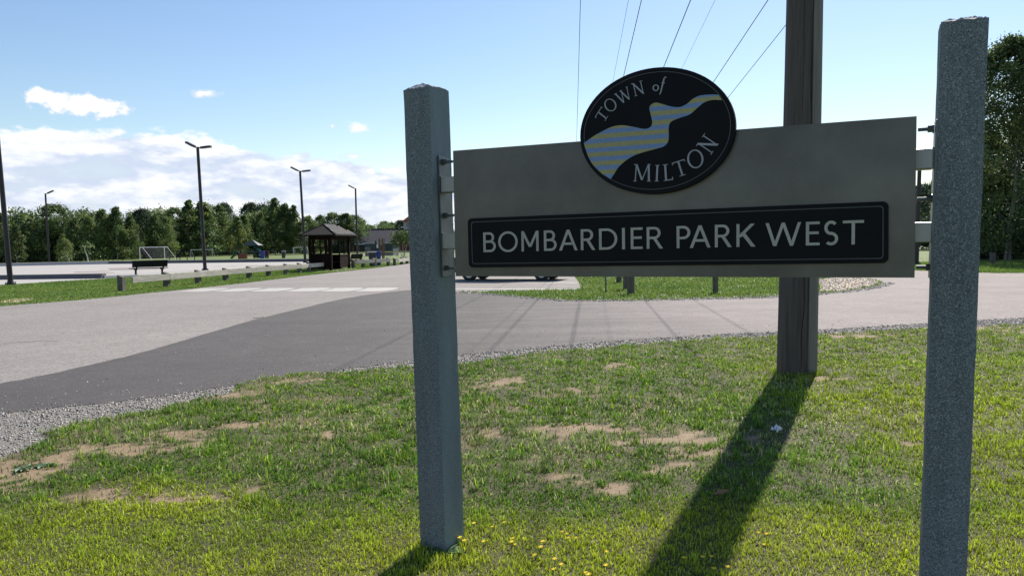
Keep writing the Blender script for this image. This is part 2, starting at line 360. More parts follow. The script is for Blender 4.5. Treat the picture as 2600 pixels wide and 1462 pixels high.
# ------------------------------------------------------------------ ground and roads
big = []
sheet('ground', [(-900, -60), (900, -60), (900, 1500), (-900, 1500)], 0, field_m)
def G(lst): return [gd(*p) for p in lst]
left_edge = [(-18.5, 2), (-17.2, 12), (-16, 18)]+G([(0, 771), (200, 755), (400, 735), (600, 714), (800, 690)])+[(-9.2, 55), (-8.5, 66), (-8.3, 90), (-8.5, 125)]
bound = G([(1030, 730), (960, 737), (850, 755), (640, 805), (420, 870), (200, 925), (0, 965)])+[(-7.3, 8.3), (-8.6, 7.0)]
near_edge = [(-9.5, 6.3), (-7.2, 6.9)]+G([(0, 1040), (300, 1010), (560, 975), (820, 935), (1060, 905), (1400, 870), (1750, 845), (2100, 828), (2350, 812), (2576, 800)])+[(14, 16.2), (22, 17.6), (40, 19)]
far_edge = G([(1145, 735), (1250, 742), (1400, 755), (1560, 757), (1800, 752), (1960, 747), (2100, 736), (2190, 724), (2222, 712), (2165, 700)])+[(13.0, 35), (12.0, 42)]
isl_left = G([(1200, 735), (1350, 731), (1460, 728)])+[(2.6, 30), (3.0, 38), (3.1, 46)]
road_poly = smooth_line(left_edge, 6, .03)+[(3.2, 125), (3.1, 46), (3.0, 38), (2.6, 30), (2.35, 26.2), (-1.2, 25.6), (-3.4, 27.8)]+smooth_line(bound, 8, .02)+[(-9.5, 5.2), (-12, 2)]
sheet('road', road_poly, .004, old_m)
near_s = smooth_line(near_edge, 8, .02); far_s = smooth_line(far_edge, 8, .025)
bound_s = smooth_line([(-3.62, 27.5)]+bound[1:], 10, .018)
apron = bound_s+near_s+[(40, 31), (24, 31), (20, 32), (18.6, 35.2), (17.5, 42), (12.5, 42)]+far_s[::-1]
sheet('side_street', apron, .008, new_m)
lot_l = sheet('parking_line', G([(1145, 709), (1452, 711), (1452, 712.5), (1145, 710.7)]), .010, paint_m)
sheet('parking_line', G([(1145, 726), (1458, 727.5), (1458, 729.5), (1145, 728.2)]), .010, paint_m)
sheet('parking_line', G([(1145, 700), (1446, 701), (1446, 702), (1145, 701)]), .010, paint_m)
# crosswalk bars
for i, xc in enumerate((-11.9, -10.45, -9.05, -7.65, -6.3, -5.0)):
    y0 = 29.75-(xc+12)*.24; w = .56
    sheet('crosswalk_bar', smooth_line([(xc-w, y0-.75), (xc+w, y0-.95), (xc+w+.15, y0+1.0), (xc-w+.15, y0+1.2)], 3, .02), .009, paint_m)
# island between the lot and the side street
island = smooth_line(far_edge[:-1], 6)+[(12, 41), (3.2, 44)]+isl_left[::-1]
sheet('gravel_shoulder', [(p[0], p[1]-.15) for p in smooth_line(far_edge[:-1], 6, .04)]+[(p[0]-.45, p[1]+.75) for p in smooth_line(far_edge[:-1], 6, .12)][::-1], .012, gravel_m)
sheet('gravel_shoulder', smooth_line(G([(2050, 705), (2110, 698), (2170, 699), (2212, 712), (2190, 722), (2120, 733), (2060, 735), (2070, 720)]), 5, .08), .016, dirt_m)
# court
court = G([(-60, 721), (0, 716), (262, 702), (830, 659)])+[(-17.5, 84), (-19, 96), (-30, 97.5), (-48, 95), (-75, 86)]
sheet('court', court, .006, court_m)
for a in ([(120, 690.5), (270, 686), (275, 688), (130, 693)], [(185, 684), (270, 681.5), (272, 683), (188, 686)], [(270, 675), (345, 673.5), (420, 677), (280, 680)], [(620, 669), (690, 667.5), (680, 669.5), (625, 671)]):
    sheet('court_marking', smooth_line(G(a), 3), .010, stain_m)
def kerb(name, a, b, w, h, m):
    a = Vector((*a, 0)); b = Vector((*b, 0)); d = (b-a).normalized(); n = Vector((-d.y, d.x, 0))*w/2
    v = []
    for p in (a, b):
        v += [p-n, p-n*.6+Vector((0, 0, h)), p+n*.6+Vector((0, 0, h)), p+n]
    o = MB().add(v, [(0, 1, 5, 4), (1, 2, 6, 5), (2, 3, 7, 6), (0, 3, 2, 1), (4, 5, 6, 7)]).build(name, m); o['kind'] = 'structure'
kerb('kerb', gd(-60, 704), gd(262, 700), .55, .26, curb_dark)
kerb('kerb', gd(262, 700), gd(345, 697), .5, .14, curb_pale)
kerb('kerb', gd(-60, 671), gd(276, 664), 1.1, .30, curb_pale)
kerb('kerb', gd(278, 664), gd(850, 657), .9, .30, curb_dark)
# cracks and tar-dark spots in the old surface
for pts_, w_ in (([(636, 801), (660, 799), (690, 798)], 1.3), ([(0, 868), (60, 860), (150, 858)], .35)):
    a_l = [np.array(p, float) for p in smooth_line(pts_, 6, .8)]
    sheet('asphalt_crack', G([(p[0], p[1]-w_*.5) for p in a_l]+[(p[0], p[1]+w_*.5) for p in a_l[::-1]]), .0075, crack_m)
# bare spots on the verge at the left
sheet('dirt_patch', smooth_line(G([(-20, 762), (40, 752), (90, 752), (40, 762)]), 4, .05), .012, dirt_m)
sheet('path', G([(860, 680), (905, 676), (960, 671), (940, 674), (880, 680)]), .012, court_m)
sheet('path', G([(770, 686), (812, 682), (850, 674), (885, 671), (895, 676), (868, 681), (840, 683)]), .016, court_m)

# ------------------------------------------------------------------ lawn in front
grav = [(-7.6, 4.6), (-5.6, 5.2)]+G([(0, 1160), (110, 1098), (300, 1052), (520, 1008), (640, 965), (760, 948), (1020, 930), (1160, 918), (1400, 888), (1600, 870), (1900, 852), (2100, 845), (2350, 830), (2576, 822)])+[(14, 15.0), (22, 16.3), (40, 17.6)]
grav_s = smooth_line(grav, 6, .05)
sheet('gravel_shoulder', near_s+[(p[0]+.25, p[1]-.35) for p in grav_s][::-1], .003, gravel_m)
patches = [(1275, 965, 55, 14), (1440, 1092, 110, 17), (1235, 1105, 30, 10), (1560, 925, 32, 12), (1440, 985, 25, 6), (1720, 1110, 105, 18), (1780, 1148, 95, 16), (1720, 1182, 85, 13),
           (1430, 1216, 60, 12), (1545, 1245, 45, 12), (600, 1080, 42, 9), (40, 1200, 95, 42), (235, 1256, 60, 18), (440, 1266, 75, 10), (640, 1240, 40, 12), (760, 965, 40, 7), (300, 1140, 110, 14), (450, 1105, 60, 10),
           (570, 1000, 60, 10), (2150, 850, 75, 6), (820, 1105, 40, 8), (1205, 975, 35, 10), (2060, 962, 35, 8), (2330, 1130, 60, 6), (2450, 828, 90, 8)]
PW_ = []
for px, py, hx, hy in patches:
    cx, cy = gd(px, py); PW_.append((cx, cy, hx*S/FOC*cy*.9, hy*S*cy*cy/(FOC*CAM_H)*.85))
def bare(x, y):
    b = np.zeros_like(x); n = fbm(x, y, 5.0, 3, 3)-.5; n2_ = fbm(x, y, 16.0, 9, 2)-.5
    for cx, cy, a, c in PW_:
        d = np.sqrt(((x-cx)/a)**2+((y-cy)/c)**2)+n*3.2+n2_*3.4
        b = np.maximum(b, np.clip((1.32-d)/.6, 0, 1))
    w = np.clip((fbm(x, y, 2.1, 21, 4)-.54)/.14, 0, 1)*np.clip((y-4.9)/1.2, 0, 1)*np.clip((11-y)/3, 0, 1)*np.clip((2.6-x)/2, .12, 1)*.5
    return np.maximum(b, w)
lawn_poly = [(p[0], p[1]) for p in grav_s]+[(40, -6), (-10, -6)]
gx, gy = np.meshgrid(np.arange(-7, 14.01, .07), np.arange(2.4, 15.6, .07)); shp = gx.shape
fx_, fy_ = gx.ravel(), gy.ravel()
def lawn_z(x, y): return .012+.03*fbm(x, y, 1.2, 5, 2)+.012*fbm(x, y, 7, 6, 2)
ins = inside(lawn_poly, fx_, fy_)
bz = np.where(ins, lawn_z(fx_, fy_), -.05)
idx = np.arange(len(fx_)).reshape(shp)
q = np.stack([idx[:-1, :-1], idx[:-1, 1:], idx[1:, 1:], idx[1:, :-1]], -1).reshape(-1, 4)
q = q[(ins[q]).any(1)]
lawn = npmesh('lawn', np.stack([fx_, fy_, bz], 1), q, soil_m, attr=bare(fx_, fy_), smooth=True); lawn['kind'] = 'structure'

def blades(name, x, y, z, h, w, lean, col, label):
    n = len(x); a = rng.uniform(0, 2*PI, n); ld = rng.uniform(0, 2*PI, n); L = np.minimum(np.abs(rng.normal(0, 1, n))*lean, 1.15)*h
    dx, dy = np.cos(a)*w/2, np.sin(a)*w/2; lx, ly = np.cos(ld)*L, np.sin(ld)*L
    hz = np.sqrt(np.maximum(h*h-L*L*.9, (.16*h)**2))
    V = np.empty((n, 5, 3))
    V[:, 0] = np.stack([x-dx, y-dy, z], 1); V[:, 1] = np.stack([x+dx, y+dy, z], 1)
    V[:, 2] = np.stack([x+dx*.75+lx*.35, y+dy*.75+ly*.35, z+hz*.6], 1); V[:, 3] = np.stack([x-dx*.75+lx*.35, y-dy*.75+ly*.35, z+hz*.6], 1)
    V[:, 4] = np.stack([x+lx, y+ly, z+hz], 1)
    b = (np.arange(n)*5)[:, None]
    F = np.concatenate([b+np.array([0, 1, 2]), b+np.array([0, 2, 3]), b+np.array([3, 2, 4])])
    C = np.repeat(col[:, None, :], 5, 1); C[:, :2] *= .30; C[:, 2:4] *= .8  # blade feet darkened: shade low in the grass painted into the tint
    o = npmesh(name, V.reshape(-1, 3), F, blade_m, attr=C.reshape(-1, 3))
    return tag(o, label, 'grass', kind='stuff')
def blade_cols(x, y, dry):
    n = len(x); g = fbm(x, y, 1.6, 31, 3)[:, None]; u = rng.random(n)[:, None]
    green = np.array([.25, .46, .045]); dark = np.array([.10, .235, .032]); yel = np.array([.66, .76, .05]); straw = np.array([.72, .67, .38])
    near = np.clip((5.3-y)/1.0+ (fbm(x, y, .8, 40, 2)-.5)*2.2, 0, 1)[:, None]
    near = np.maximum(near, np.clip((x-2.3)/1.2, 0, .75)[:, None]*np.clip((12-y)/5, .35, 1)[:, None])
    c = green*(1-g)+dark*g
    c = c*(1-near*.75)+yel*near*.75
    c = np.where(u > .90-.1*dry[:, None], c*.4+yel*.7, c)
    c = np.where(rng.random((n, 1)) < dry[:, None], straw*rng.uniform(.6, 1.1, (n, 1)), c)
    return c*rng.uniform(.4, 1.5, (n, 1))
def scatter(n, x0, x1, y0, y1): return rng.uniform(x0, x1, n), rng.uniform(y0, y1, n)
def in_view(x, y, m=1.0): return (np.abs(x) < .665*y+m)
X_, Yy = [], []
for (ya, yb, dens_) in ((3.5, 4.6, 11500), (4.6, 6.0, 9500), (6.0, 8.0, 6300), (8.0, 10.5, 3900), (10.5, 15.2, 2200)):
    xm = .665*yb+.7; x0, x1 = max(-xm, -6.5), min(xm, 12)
    a, b = scatter(int((x1-x0)*(yb-ya)*dens_), x0, x1, ya, yb); k = in_view(a, b, .6); X_.append(a[k]); Yy.append(b[k])
x, y = np.concatenate(X_), np.concatenate(Yy)
clump = fbm(x, y, 9, 13, 2)
k = inside(lawn_poly, x, y) & (rng.random(len(x)) > bare(x, y)*.975) & (rng.random(len(x)) < np.where(y > 4.9, .30+1.5*np.clip(clump-.25, 0, 1), .75+.5*clump))
# thin, ragged growth towards the gravel
x, y, clump = x[k], y[k], clump[k]
mid = np.clip((y-4.9+(fbm(x, y, .9, 77, 3)-.5)*3)/.9, 0, 1)*np.clip((9.5-y)/2.5, .25, 1)
h = (.027+.010*mid+.022*(1-mid)*np.clip(clump-.45, 0, 1)*2+.030*mid*np.clip(clump-.35, 0, 1)*2)*rng.uniform(.5, 1.35, len(x))
w = (.0046+.0010*np.clip(y-4, 0, 10))*rng.uniform(.7, 1.4, len(x))
leafy = (rng.random(len(x)) < .28*np.clip(fbm(x, y, 1.9, 91, 3)*2.6-.8, 0, 1)); w = np.where(leafy, w*2.3, w); h = np.where(leafy, h*.62, h)
dry = np.clip(.05+.28*np.clip((fbm(x, y, 1.3, 51, 3)-.40)*3.5, 0, 1)*mid+.10*(y > 9)+.3*bare(x, y), 0, .75)
blades('lawn_grass', x, y, lawn_z(x, y)-.004, h, w, .75+.55*mid, blade_cols(x, y, dry), 'ragged green and yellow lawn grass around the granite posts')
print('lawn blades', len(x))
# ragged long tufts
tx, ty = scatter(900, -6, 8, 4.8, 13); k = inside(lawn_poly, tx, ty) & in_view(tx, ty, .5) & (bare(tx, ty) < .6); tx, ty = tx[k], ty[k]
x = np.repeat(tx, 22)+rng.normal(0, .035, len(tx)*22); y = np.repeat(ty, 22)+rng.normal(0, .035, len(tx)*22)
blades('grass_tufts', x, y, lawn_z(x, y)-.004, rng.uniform(.05, .105, len(x)), rng.uniform(.005, .009, len(x)), .8, blade_cols(x, y, np.full(len(x), .12)), 'longer tufts of grass scattered over the lawn')
# flattened dead grass and thatch over the bare places
x, y = scatter(330000, -6.5, 8, 4.3, 13.5); bb = bare(x, y); k = inside(lawn_poly, x, y) & in_view(x, y, .5) & (rng.random(len(x)) < .02+.42*np.clip(bb, 0, 1)*np.clip(1.35-bb, .3, 1)) & (rng.random(len(x)) < 5.5/y); x, y = x[k], y[k]
u_ = rng.random((len(x), 1)); cc_ = np.where(u_ < .5, np.array([[.24, .185, .10]]), np.where(u_ < .7, np.array([[.55, .50, .30]]), np.array([[.20, .30, .06]])))*rng.uniform(.5, 1.2, (len(x), 1))
blades('dead_thatch', x, y, lawn_z(x, y)-.002, rng.uniform(.02, .05, len(x)), rng.uniform(.003, .007, len(x)), 1.3, cc_, 'dead straw and thatch lying over the thin places of the lawn')
# longer untrimmed grass at the feet of the posts and pole
cx_l, cy_l = [], []
for (bx_, by_), rr0, nn0 in ((gd(1110, 1402), .11, 260), (gd(2003, 945), .24, 900), (gd(1135, 1412), .09, 60)):
    a = rng.uniform(0, 2*PI, nn0); r_ = rr0+np.abs(rng.normal(0, .05, nn0)); cx_l.append(bx_+np.cos(a)*r_); cy_l.append(by_+np.sin(a)*r_)
x, y = np.concatenate(cx_l), np.concatenate(cy_l)
blades('grass_collar', x, y, lawn_z(x, y)-.004, rng.uniform(.03, .075, len(x)), rng.uniform(.004, .008, len(x)), .6, blade_cols(x, y, np.full(len(x), .15)), 'longer grass growing round the feet of the post and pole')
# island and verge
x, y = scatter(150000, -2.5, 15, 20.5, 41); k = inside(island, x, y) & (rng.random(len(x)) < np.clip(1.5-y/32, .25, 1)); x, y = x[k], y[k]
gp = G([(2050, 705), (2110, 698), (2170, 699), (2212, 712), (2190, 722), (2120, 733), (2060, 735), (2070, 720)])
e = ~inside(gp, x, y) & (rng.random(len(x)) < .4+fbm(x, y, 1.5, 61, 2)); x, y = x[e], y[e]
def fence_cols(x, y, s, br=1.0):
    g = fbm(x, y, .7, s, 3)[:, None]; c = np.array([.14, .28, .05])*(1-g)+np.array([.30, .40, .08])*g
    return c*rng.uniform(.6, 1.35, (len(x), 1))*br
blades('island_grass', x, y, np.full(len(x), .0), rng.uniform(.035, .10, len(x)), rng.uniform(.018, .035, len(x)), .6, fence_cols(x, y, 71), 'rough grass on the island beyond the side street')
x, y = scatter(260000, -30, -8, 19, 66); le = np.array(left_edge)
lx = np.interp(y, le[:, 1], le[:, 0]); k = (x < lx-.02) & (x > lx-12) & ~inside(court, x, y) & in_view(x, y, 3) & (rng.random(len(x)) < np.clip(30/y, .2, 1)); x, y = x[k], y[k]
blades('verge_grass', x, y, np.full(len(x), .0), rng.uniform(.03, .065, len(x)), rng.uniform(.02, .04, len(x))*y/30, .6, fence_cols(x, y, 81), 'grass verge between the road and the pale court')

x, y = scatter(60000, 14, 34, 29, 46); k = (inside([(13, 42), (17.5, 42), (18.6, 35.2), (20, 32), (24, 31), (40, 31), (40, 46), (13, 46)], x, y)) & in_view(x, y, 2); x, y = x[k], y[k]
blades('verge_grass', x, y, np.full(len(x), .0), rng.uniform(.04, .10, len(x)), rng.uniform(.03, .055, len(x)), .6, fence_cols(x, y, 91), 'bright grass beyond the bend on the right')
# stones
def stones(name, x, y, z, r, label, tint=1.0, flat=.6):
    n = len(x); base = np.array([(-1, -1, -1), (1, -1, -1), (1, 1, -1), (-1, 1, -1), (-1, -1, 1), (1, -1, 1), (1, 1, 1), (-1, 1, 1)], float)*.6
    V = base[None]*(1+rng.uniform(-.45, .45, (n, 8, 3))); V[:, 4:, :2] *= rng.uniform(.45, .9, (n, 1, 1)); V[:, :, 2] *= flat
    t = rng.uniform(0, 2*PI, n); c, s = np.cos(t)[:, None], np.sin(t)[:, None]; vx = V[:, :, 0]*c-V[:, :, 1]*s; vy = V[:, :, 0]*s+V[:, :, 1]*c
    tl = rng.normal(0, .35, (n, 1)); vz = V[:, :, 2]+vx*tl
    V = np.stack([x[:, None]+vx*r[:, None], y[:, None]+vy*r[:, None], z+(vz+.25)*r[:, None]], 2)
    b = (np.arange(n)*8)[:, None]
    F = np.concatenate([b+np.array(f) for f in ((4, 5, 6, 7), (0, 1, 5, 4), (1, 2, 6, 5), (2, 3, 7, 6), (3, 0, 4, 7))])
    pal = np.array([(.28, .265, .25), (.17, .17, .18), (.43, .40, .365), (.33, .27, .21), (.58, .55, .51), (.07, .07, .075)])*tint
    C = pal[rng.choice(6, n, p=[.27, .2, .2, .13, .08, .12])]*rng.uniform(.8, 1.2, (n, 1))
    o = npmesh(name, V.reshape(-1, 3), F, stone_m, attr=np.repeat(C, 8, 0)); return tag(o, label, 'gravel', kind='stuff')
gpoly = near_s+grav_s[::-1]
gpoly = [tuple(p) for p in gpoly]
x, y = scatter(170000, -7.5, 11.5, 4.5, 16); k = in_view(x, y, .8) & (rng.random(len(x)) < np.clip(8.0/y, .3, 1))
dg = np.minimum.reduce([np.hypot(x-p[0], y-p[1]) for p in gpoly[::2]])
k &= inside(gpoly, x, y) | ((dg < .10) & (rng.random(len(x)) < .25)); x, y = x[k], y[k]
stones('gravel', x, y, .006, rng.uniform(.005, .0155, len(x))*np.clip(y/8, .8, 1.8), 'crushed grey gravel along the near edge of the side street')
x, y = scatter(26000, -6.5, 10, 5, 16); k = in_view(x, y, .5)
k &= inside([tuple(p) for p in apron], x, y) | inside(lawn_poly, x, y)
dg = np.minimum.reduce([np.hypot(x-p[0], y-p[1]) for p in gpoly[::2]]); k &= rng.random(len(x)) < .34*np.exp(-dg/.34)+.10*np.exp(-dg/1.0)*(y < 11)+.018*(y < 16); x, y = x[k], y[k]
stones('loose_stones', x, y, np.where(inside(lawn_poly, x, y), .03, .009)[:, None]+0*0, rng.uniform(.005, .014, len(x)), 'loose stones strewn over the asphalt edge and bare soil')
x, y = scatter(9000, 5, 14.5, 20.5, 34); k = inside(gp, x, y); x, y = x[k], y[k]
stones('gravel_corner', x, y, .016, rng.uniform(.015, .04, len(x)), 'pale gravel on the inside of the far bend', 1.5)
x, y = scatter(20000, -2.2, 14, 20.4, 27); fs = np.array(far_s); dg = np.minimum.reduce([np.hypot(x-p[0], y-p[1]) for p in far_s[::1]]); k = (dg < .33) & (rng.random(len(x)) < .7); x, y = x[k], y[k]
stones('gravel_edge', x, y, .014, rng.uniform(.012, .03, len(x)), 'thin line of gravel along the island side of the street')

# ------------------------------------------------------------------ town sign
AZ = .4381; BLP = Vector((-.2832, 3.93, 1.481))
sign = thing('town_sign', 'wide metal town sign with oval badge and black name board between two granite posts', 'sign', BLP, -AZ)
PWD, PHT = 2.06, .627
pan = MB(); tk = .0035
pan.box((PWD/2, .002, PHT/2), (PWD, .004, PHT))
pan.box((PWD/2, .022, .002), (PWD-.006, .036, .004)); pan.box((PWD/2, .022, PHT-.002), (PWD-.006, .036, .004))
pan.box((.002, .022, PHT/2), (.004, .036, PHT-.01)); pan.box((PWD-.002, .022, PHT/2), (.004, .036, PHT-.01))
pan.build('panel', panel_m, sign)
def rrect(u0, v0, u1, v1, r, tilt=0.0, n=6):
    pts = []
    for cx, cy, a in ((u1-r, v1-r, 0), (u0+r, v1-r, 90), (u0+r, v0+r, 180), (u1-r, v0+r, 270)):
        for i in range(n+1):
            t = R(a+90*i/n); pts.append((cx+r*math.cos(t), cy+r*math.sin(t)))
    cu, cv = (u0+u1)/2, (v0+v1)/2; c, s = math.cos(tilt), math.sin(tilt)
    return [(cu+(p[0]-cu)*c-(p[1]-cv)*s, cv+(p[0]-cu)*s+(p[1]-cv)*c) for p in pts]
def ring(outer, inner, y0, y1):
    m = MB(); n = len(outer)
    v = [(p[0], y0, p[1]) for p in outer]+[(p[0], y0, p[1]) for p in inner]+[(p[0], y1, p[1]) for p in outer]+[(p[0], y1, p[1]) for p in inner]
    f = []
    for i in range(n):
        j = (i+1) % n; f += [(i, j, n+j, n+i), (i, 2*n+i, 2*n+j, j), (n+i, n+j, 3*n+j, 3*n+i)]
    return m.add(v, f)
TL_ = R(.45)
board = MB().prism(rrect(.085, .0515, 1.966, .2945, .022, TL_), -.019, -.0005).build('name_board', black_m, sign, bevel=.0012)
ring(rrect(.105, .0685, 1.948, .2775, .014, TL_), rrect(.1085, .072, 1.9445, .274, .012, TL_), -.0200, -.0188).build('border_line', line_m, board)
def ell(cx, cy, a, b, n=72): return [(cx+a*math.cos(2*PI*i/n), cy+b*math.sin(2*PI*i/n)) for i in range(n)]
OC = (1.0335, .6430)
oval = MB().prism(ell(*OC, .347, .2745), -.034, -.0005)
oval = oval.build('oval_badge', black_m, sign, bevel=.0015)
ring(ell(*OC, .3285, .2560), ell(*OC, .3255, .2530), -.0350, -.0338).build('border_line', line_m, oval)
# striped river piece
r_top = [(0.7046, 0.6126), (0.7545, 0.6416), (0.8038, 0.6634), (0.8427, 0.6765), (0.8859, 0.6795), (0.9332, 0.6695), (0.9893, 0.6552), (1.0172, 0.6629), (1.0243, 0.6848), (1.0176, 0.7167), (1.0122, 0.7395), (1.0179, 0.7569), (1.0409, 0.7651), (1.0728, 0.7556), (1.109, 0.7422), (1.1449, 0.7368), (1.1761, 0.7472), (1.2027, 0.7666), (1.2334, 0.7777), (1.2768, 0.7779), (1.307, 0.7742), (1.3155, 0.767), (1.3249, 0.751)]
r_bot = [(1.3249, 0.7502), (1.2854, 0.7547), (1.2508, 0.747), (1.2201, 0.7258), (1.1892, 0.7022), (1.1447, 0.6905), (1.1086, 0.678), (1.0972, 0.6567), (1.097, 0.6256), (1.0946, 0.5947), (1.0763, 0.5736), (1.0396, 0.5649), (0.9886, 0.5547), (0.9463, 0.5438), (0.9083, 0.5256), (0.8697, 0.4958), (0.8502, 0.4692), (0.8316, 0.4434)]
rim_ = [(0.7918, 0.4677), (0.7481, 0.5119), (0.7262, 0.5505), (0.7118, 0.5888)]
outline = [tuple(p) for p in smooth_line(r_top, 4)]+[tuple(p) for p in smooth_line(r_bot, 4)]+[tuple(p) for p in smooth_line(rim_, 4)]
stripe = bpy.data.materials.new('striped_river'); stripe.use_nodes = True; t = stripe.node_tree; b = t.nodes['Principled BSDF']; b.inputs['Roughness'].default_value = .6
tcn = N(t, 'ShaderNodeTexCoord'); sp = N(t, 'ShaderNodeSeparateXYZ'); t.links.new(tcn.outputs['Object'], sp.inputs[0])
def tm(op, a, bb):
    n = N(t, 'ShaderNodeMath', operation=op); t.links.new(a, n.inputs[0]); n.inputs[1].default_value = bb; return n.outputs[0]
ph = tm('FRACT', tm('DIVIDE', tm('ADD', sp.outputs[2], -.6278+.0404*20), .0404), 0)
st = tm('LESS_THAN', ph, .51)
nz = N(t, 'ShaderNodeTexNoise'); nz.inputs['Scale'].default_value = 60; t.links.new(tcn.outputs['Object'], nz.inputs['Vector'])
mxa = N(t, 'ShaderNodeMix', data_type='RGBA'); t.links.new(st, mxa.inputs[0]); mxa.inputs[6].default_value = (.20, .30, .55, 1); mxa.inputs[7].default_value = (.40, .36, .17, 1)
ms_ = N(t, 'ShaderNodeMix', data_type='RGBA', blend_type='MULTIPLY'); ms_.inputs[0].default_value = .35; t.links.new(mxa.outputs[2], ms_.inputs[6]); t.links.new(nz.outputs[0], ms_.inputs[7]); t.links.new(ms_.outputs[2], b.inputs['Base Color'])
MB().prism(outline, -.0352, -.0335).build('striped_river', stripe, oval)
for o_ in [c for c in oval.children if c.name.startswith('striped_river')]:
    import bmesh
    bm = bmesh.new(); bm.from_mesh(o_.data); bmesh.ops.recalc_face_normals(bm, faces=bm.faces[:]); bmesh.ops.triangulate(bm, faces=[f for f in bm.faces if len(f.verts) > 4]); bm.to_mesh(o_.data); bm.free()

# --- letters: strokes in glyph units (height 1)
def bar(x0, y0, x1, y1): return [[(x0, y0), (x0, y1)], [(x1, y0), (x1, y1)]]
def diag(xa, ya, xb, yb, w): return [[(xa-w/2, ya), (xb-w/2, yb)], [(xa+w/2, ya), (xb+w/2, yb)]]
def arc(cx, cy, rx, ry, a0, a1, tx, ty=None, n=20):
    ty = tx if ty is None else ty; o, i = [], []
    for k in range(n+1):
        a = R(a0+(a1-a0)*k/n); o.append((cx+rx*math.cos(a), cy+ry*math.sin(a))); i.append((cx+(rx-tx)*math.cos(a), cy+(ry-ty)*math.sin(a)))
    return [o, i]
def pstroke(pts, w):
    l, r = [], []
    for k, p in enumerate(pts):
        a = pts[max(k-1, 0)]; b = pts[min(k+1, len(pts)-1)]; dx, dy = b[0]-a[0], b[1]-a[1]; L = math.hypot(dx, dy) or 1; ww = w[k] if isinstance(w, list) else w
        l.append((p[0]-dy/L*ww/2, p[1]+dx/L*ww/2)); r.append((p[0]+dy/L*ww/2, p[1]-dx/L*ww/2))
    return [l, r]
def sans(ch, w, t=.128):
    h = t*.88
    def bowl(y0, y1, xr):
        ry = (y1-y0)/2; xc = max(xr-ry*1.05, t)
        return [bar(t*.5, y1-h, xc, y1), bar(t*.5, y0, xc, y0+h), arc(xc, (y0+y1)/2, xr-xc, ry, -90, 90, t, h)]
    if ch == 'I': return [bar(0, 0, w, 1)]
    if ch == 'E': return [bar(0, 0, t, 1), bar(t*.5, 0, w, h), bar(t*.5, 1-h, w, 1), bar(t*.5, .47, w*.93, .47+h)]
    if ch == 'T': return [bar(0, 1-h, w, 1), bar(w/2-t/2, 0, w/2+t/2, 1-h/2)]
    if ch == 'O': return [arc(w/2, .5, w/2, .52, 0, 360, t*.98, h, 40)]
    if ch == 'D': return [bar(0, 0, t, 1)]+[bar(t*.5, 1-h, w*.42, 1), bar(t*.5, 0, w*.42, h), arc(w*.42, .5, w*.58, .5, -90, 90, t, h, 24)]
    if ch == 'B': return [bar(0, 0, t, 1)]+bowl(.475, 1, w*.88)+bowl(0, .475+h, w)
    if ch == 'P': return [bar(0, 0, t, 1)]+bowl(.40, 1, w)
    if ch == 'R': return [bar(0, 0, t, 1)]+bowl(.44, 1, w*.86)+[diag(w*.46, .5, w-t*.6, 0, t*1.25)]
    if ch == 'A': return [diag(t*.55, 0, w/2, 1, t*1.1), diag(w-t*.55, 0, w/2, 1, t*1.1), bar(w*.22, .27, w*.78, .27+h)]
    if ch == 'K': return [bar(0, 0, t, 1), diag(t*.9, .42, w-t*.9, 1, t*1.4), diag(w*.32, .62, w-t*.7, 0, t*1.45)]
    if ch == 'M': return [bar(0, 0, t, 1), bar(w-t, 0, w, 1), diag(t*.5, 1, w/2, .22, t*1.1), diag(w-t*.5, 1, w/2, .22, t*1.1)]
    if ch == 'W': return [diag(t*.55, 1, w*.265, 0, t*1.05), diag(w*.5, 1, w*.265, 0, t*1.0), diag(w*.5, 1, w*.735, 0, t*1.05), diag(w-t*.55, 1, w*.735, 0, t*1.0)]
    if ch == 'S':
        rx = w/2-t/2; c = w/2
        pts = [(c+rx*math.cos(R(a))*.95, .718+.2375*math.sin(R(a))*1.0) for a in range(38, 271, 12)]
        pts[-1] = (c, .49); pts2 = [(c+rx*math.cos(R(a)), .262+.2175*math.sin(R(a))) for a in range(80, -146, -12)]
        return [pstroke(pts+pts2, t*.95)]
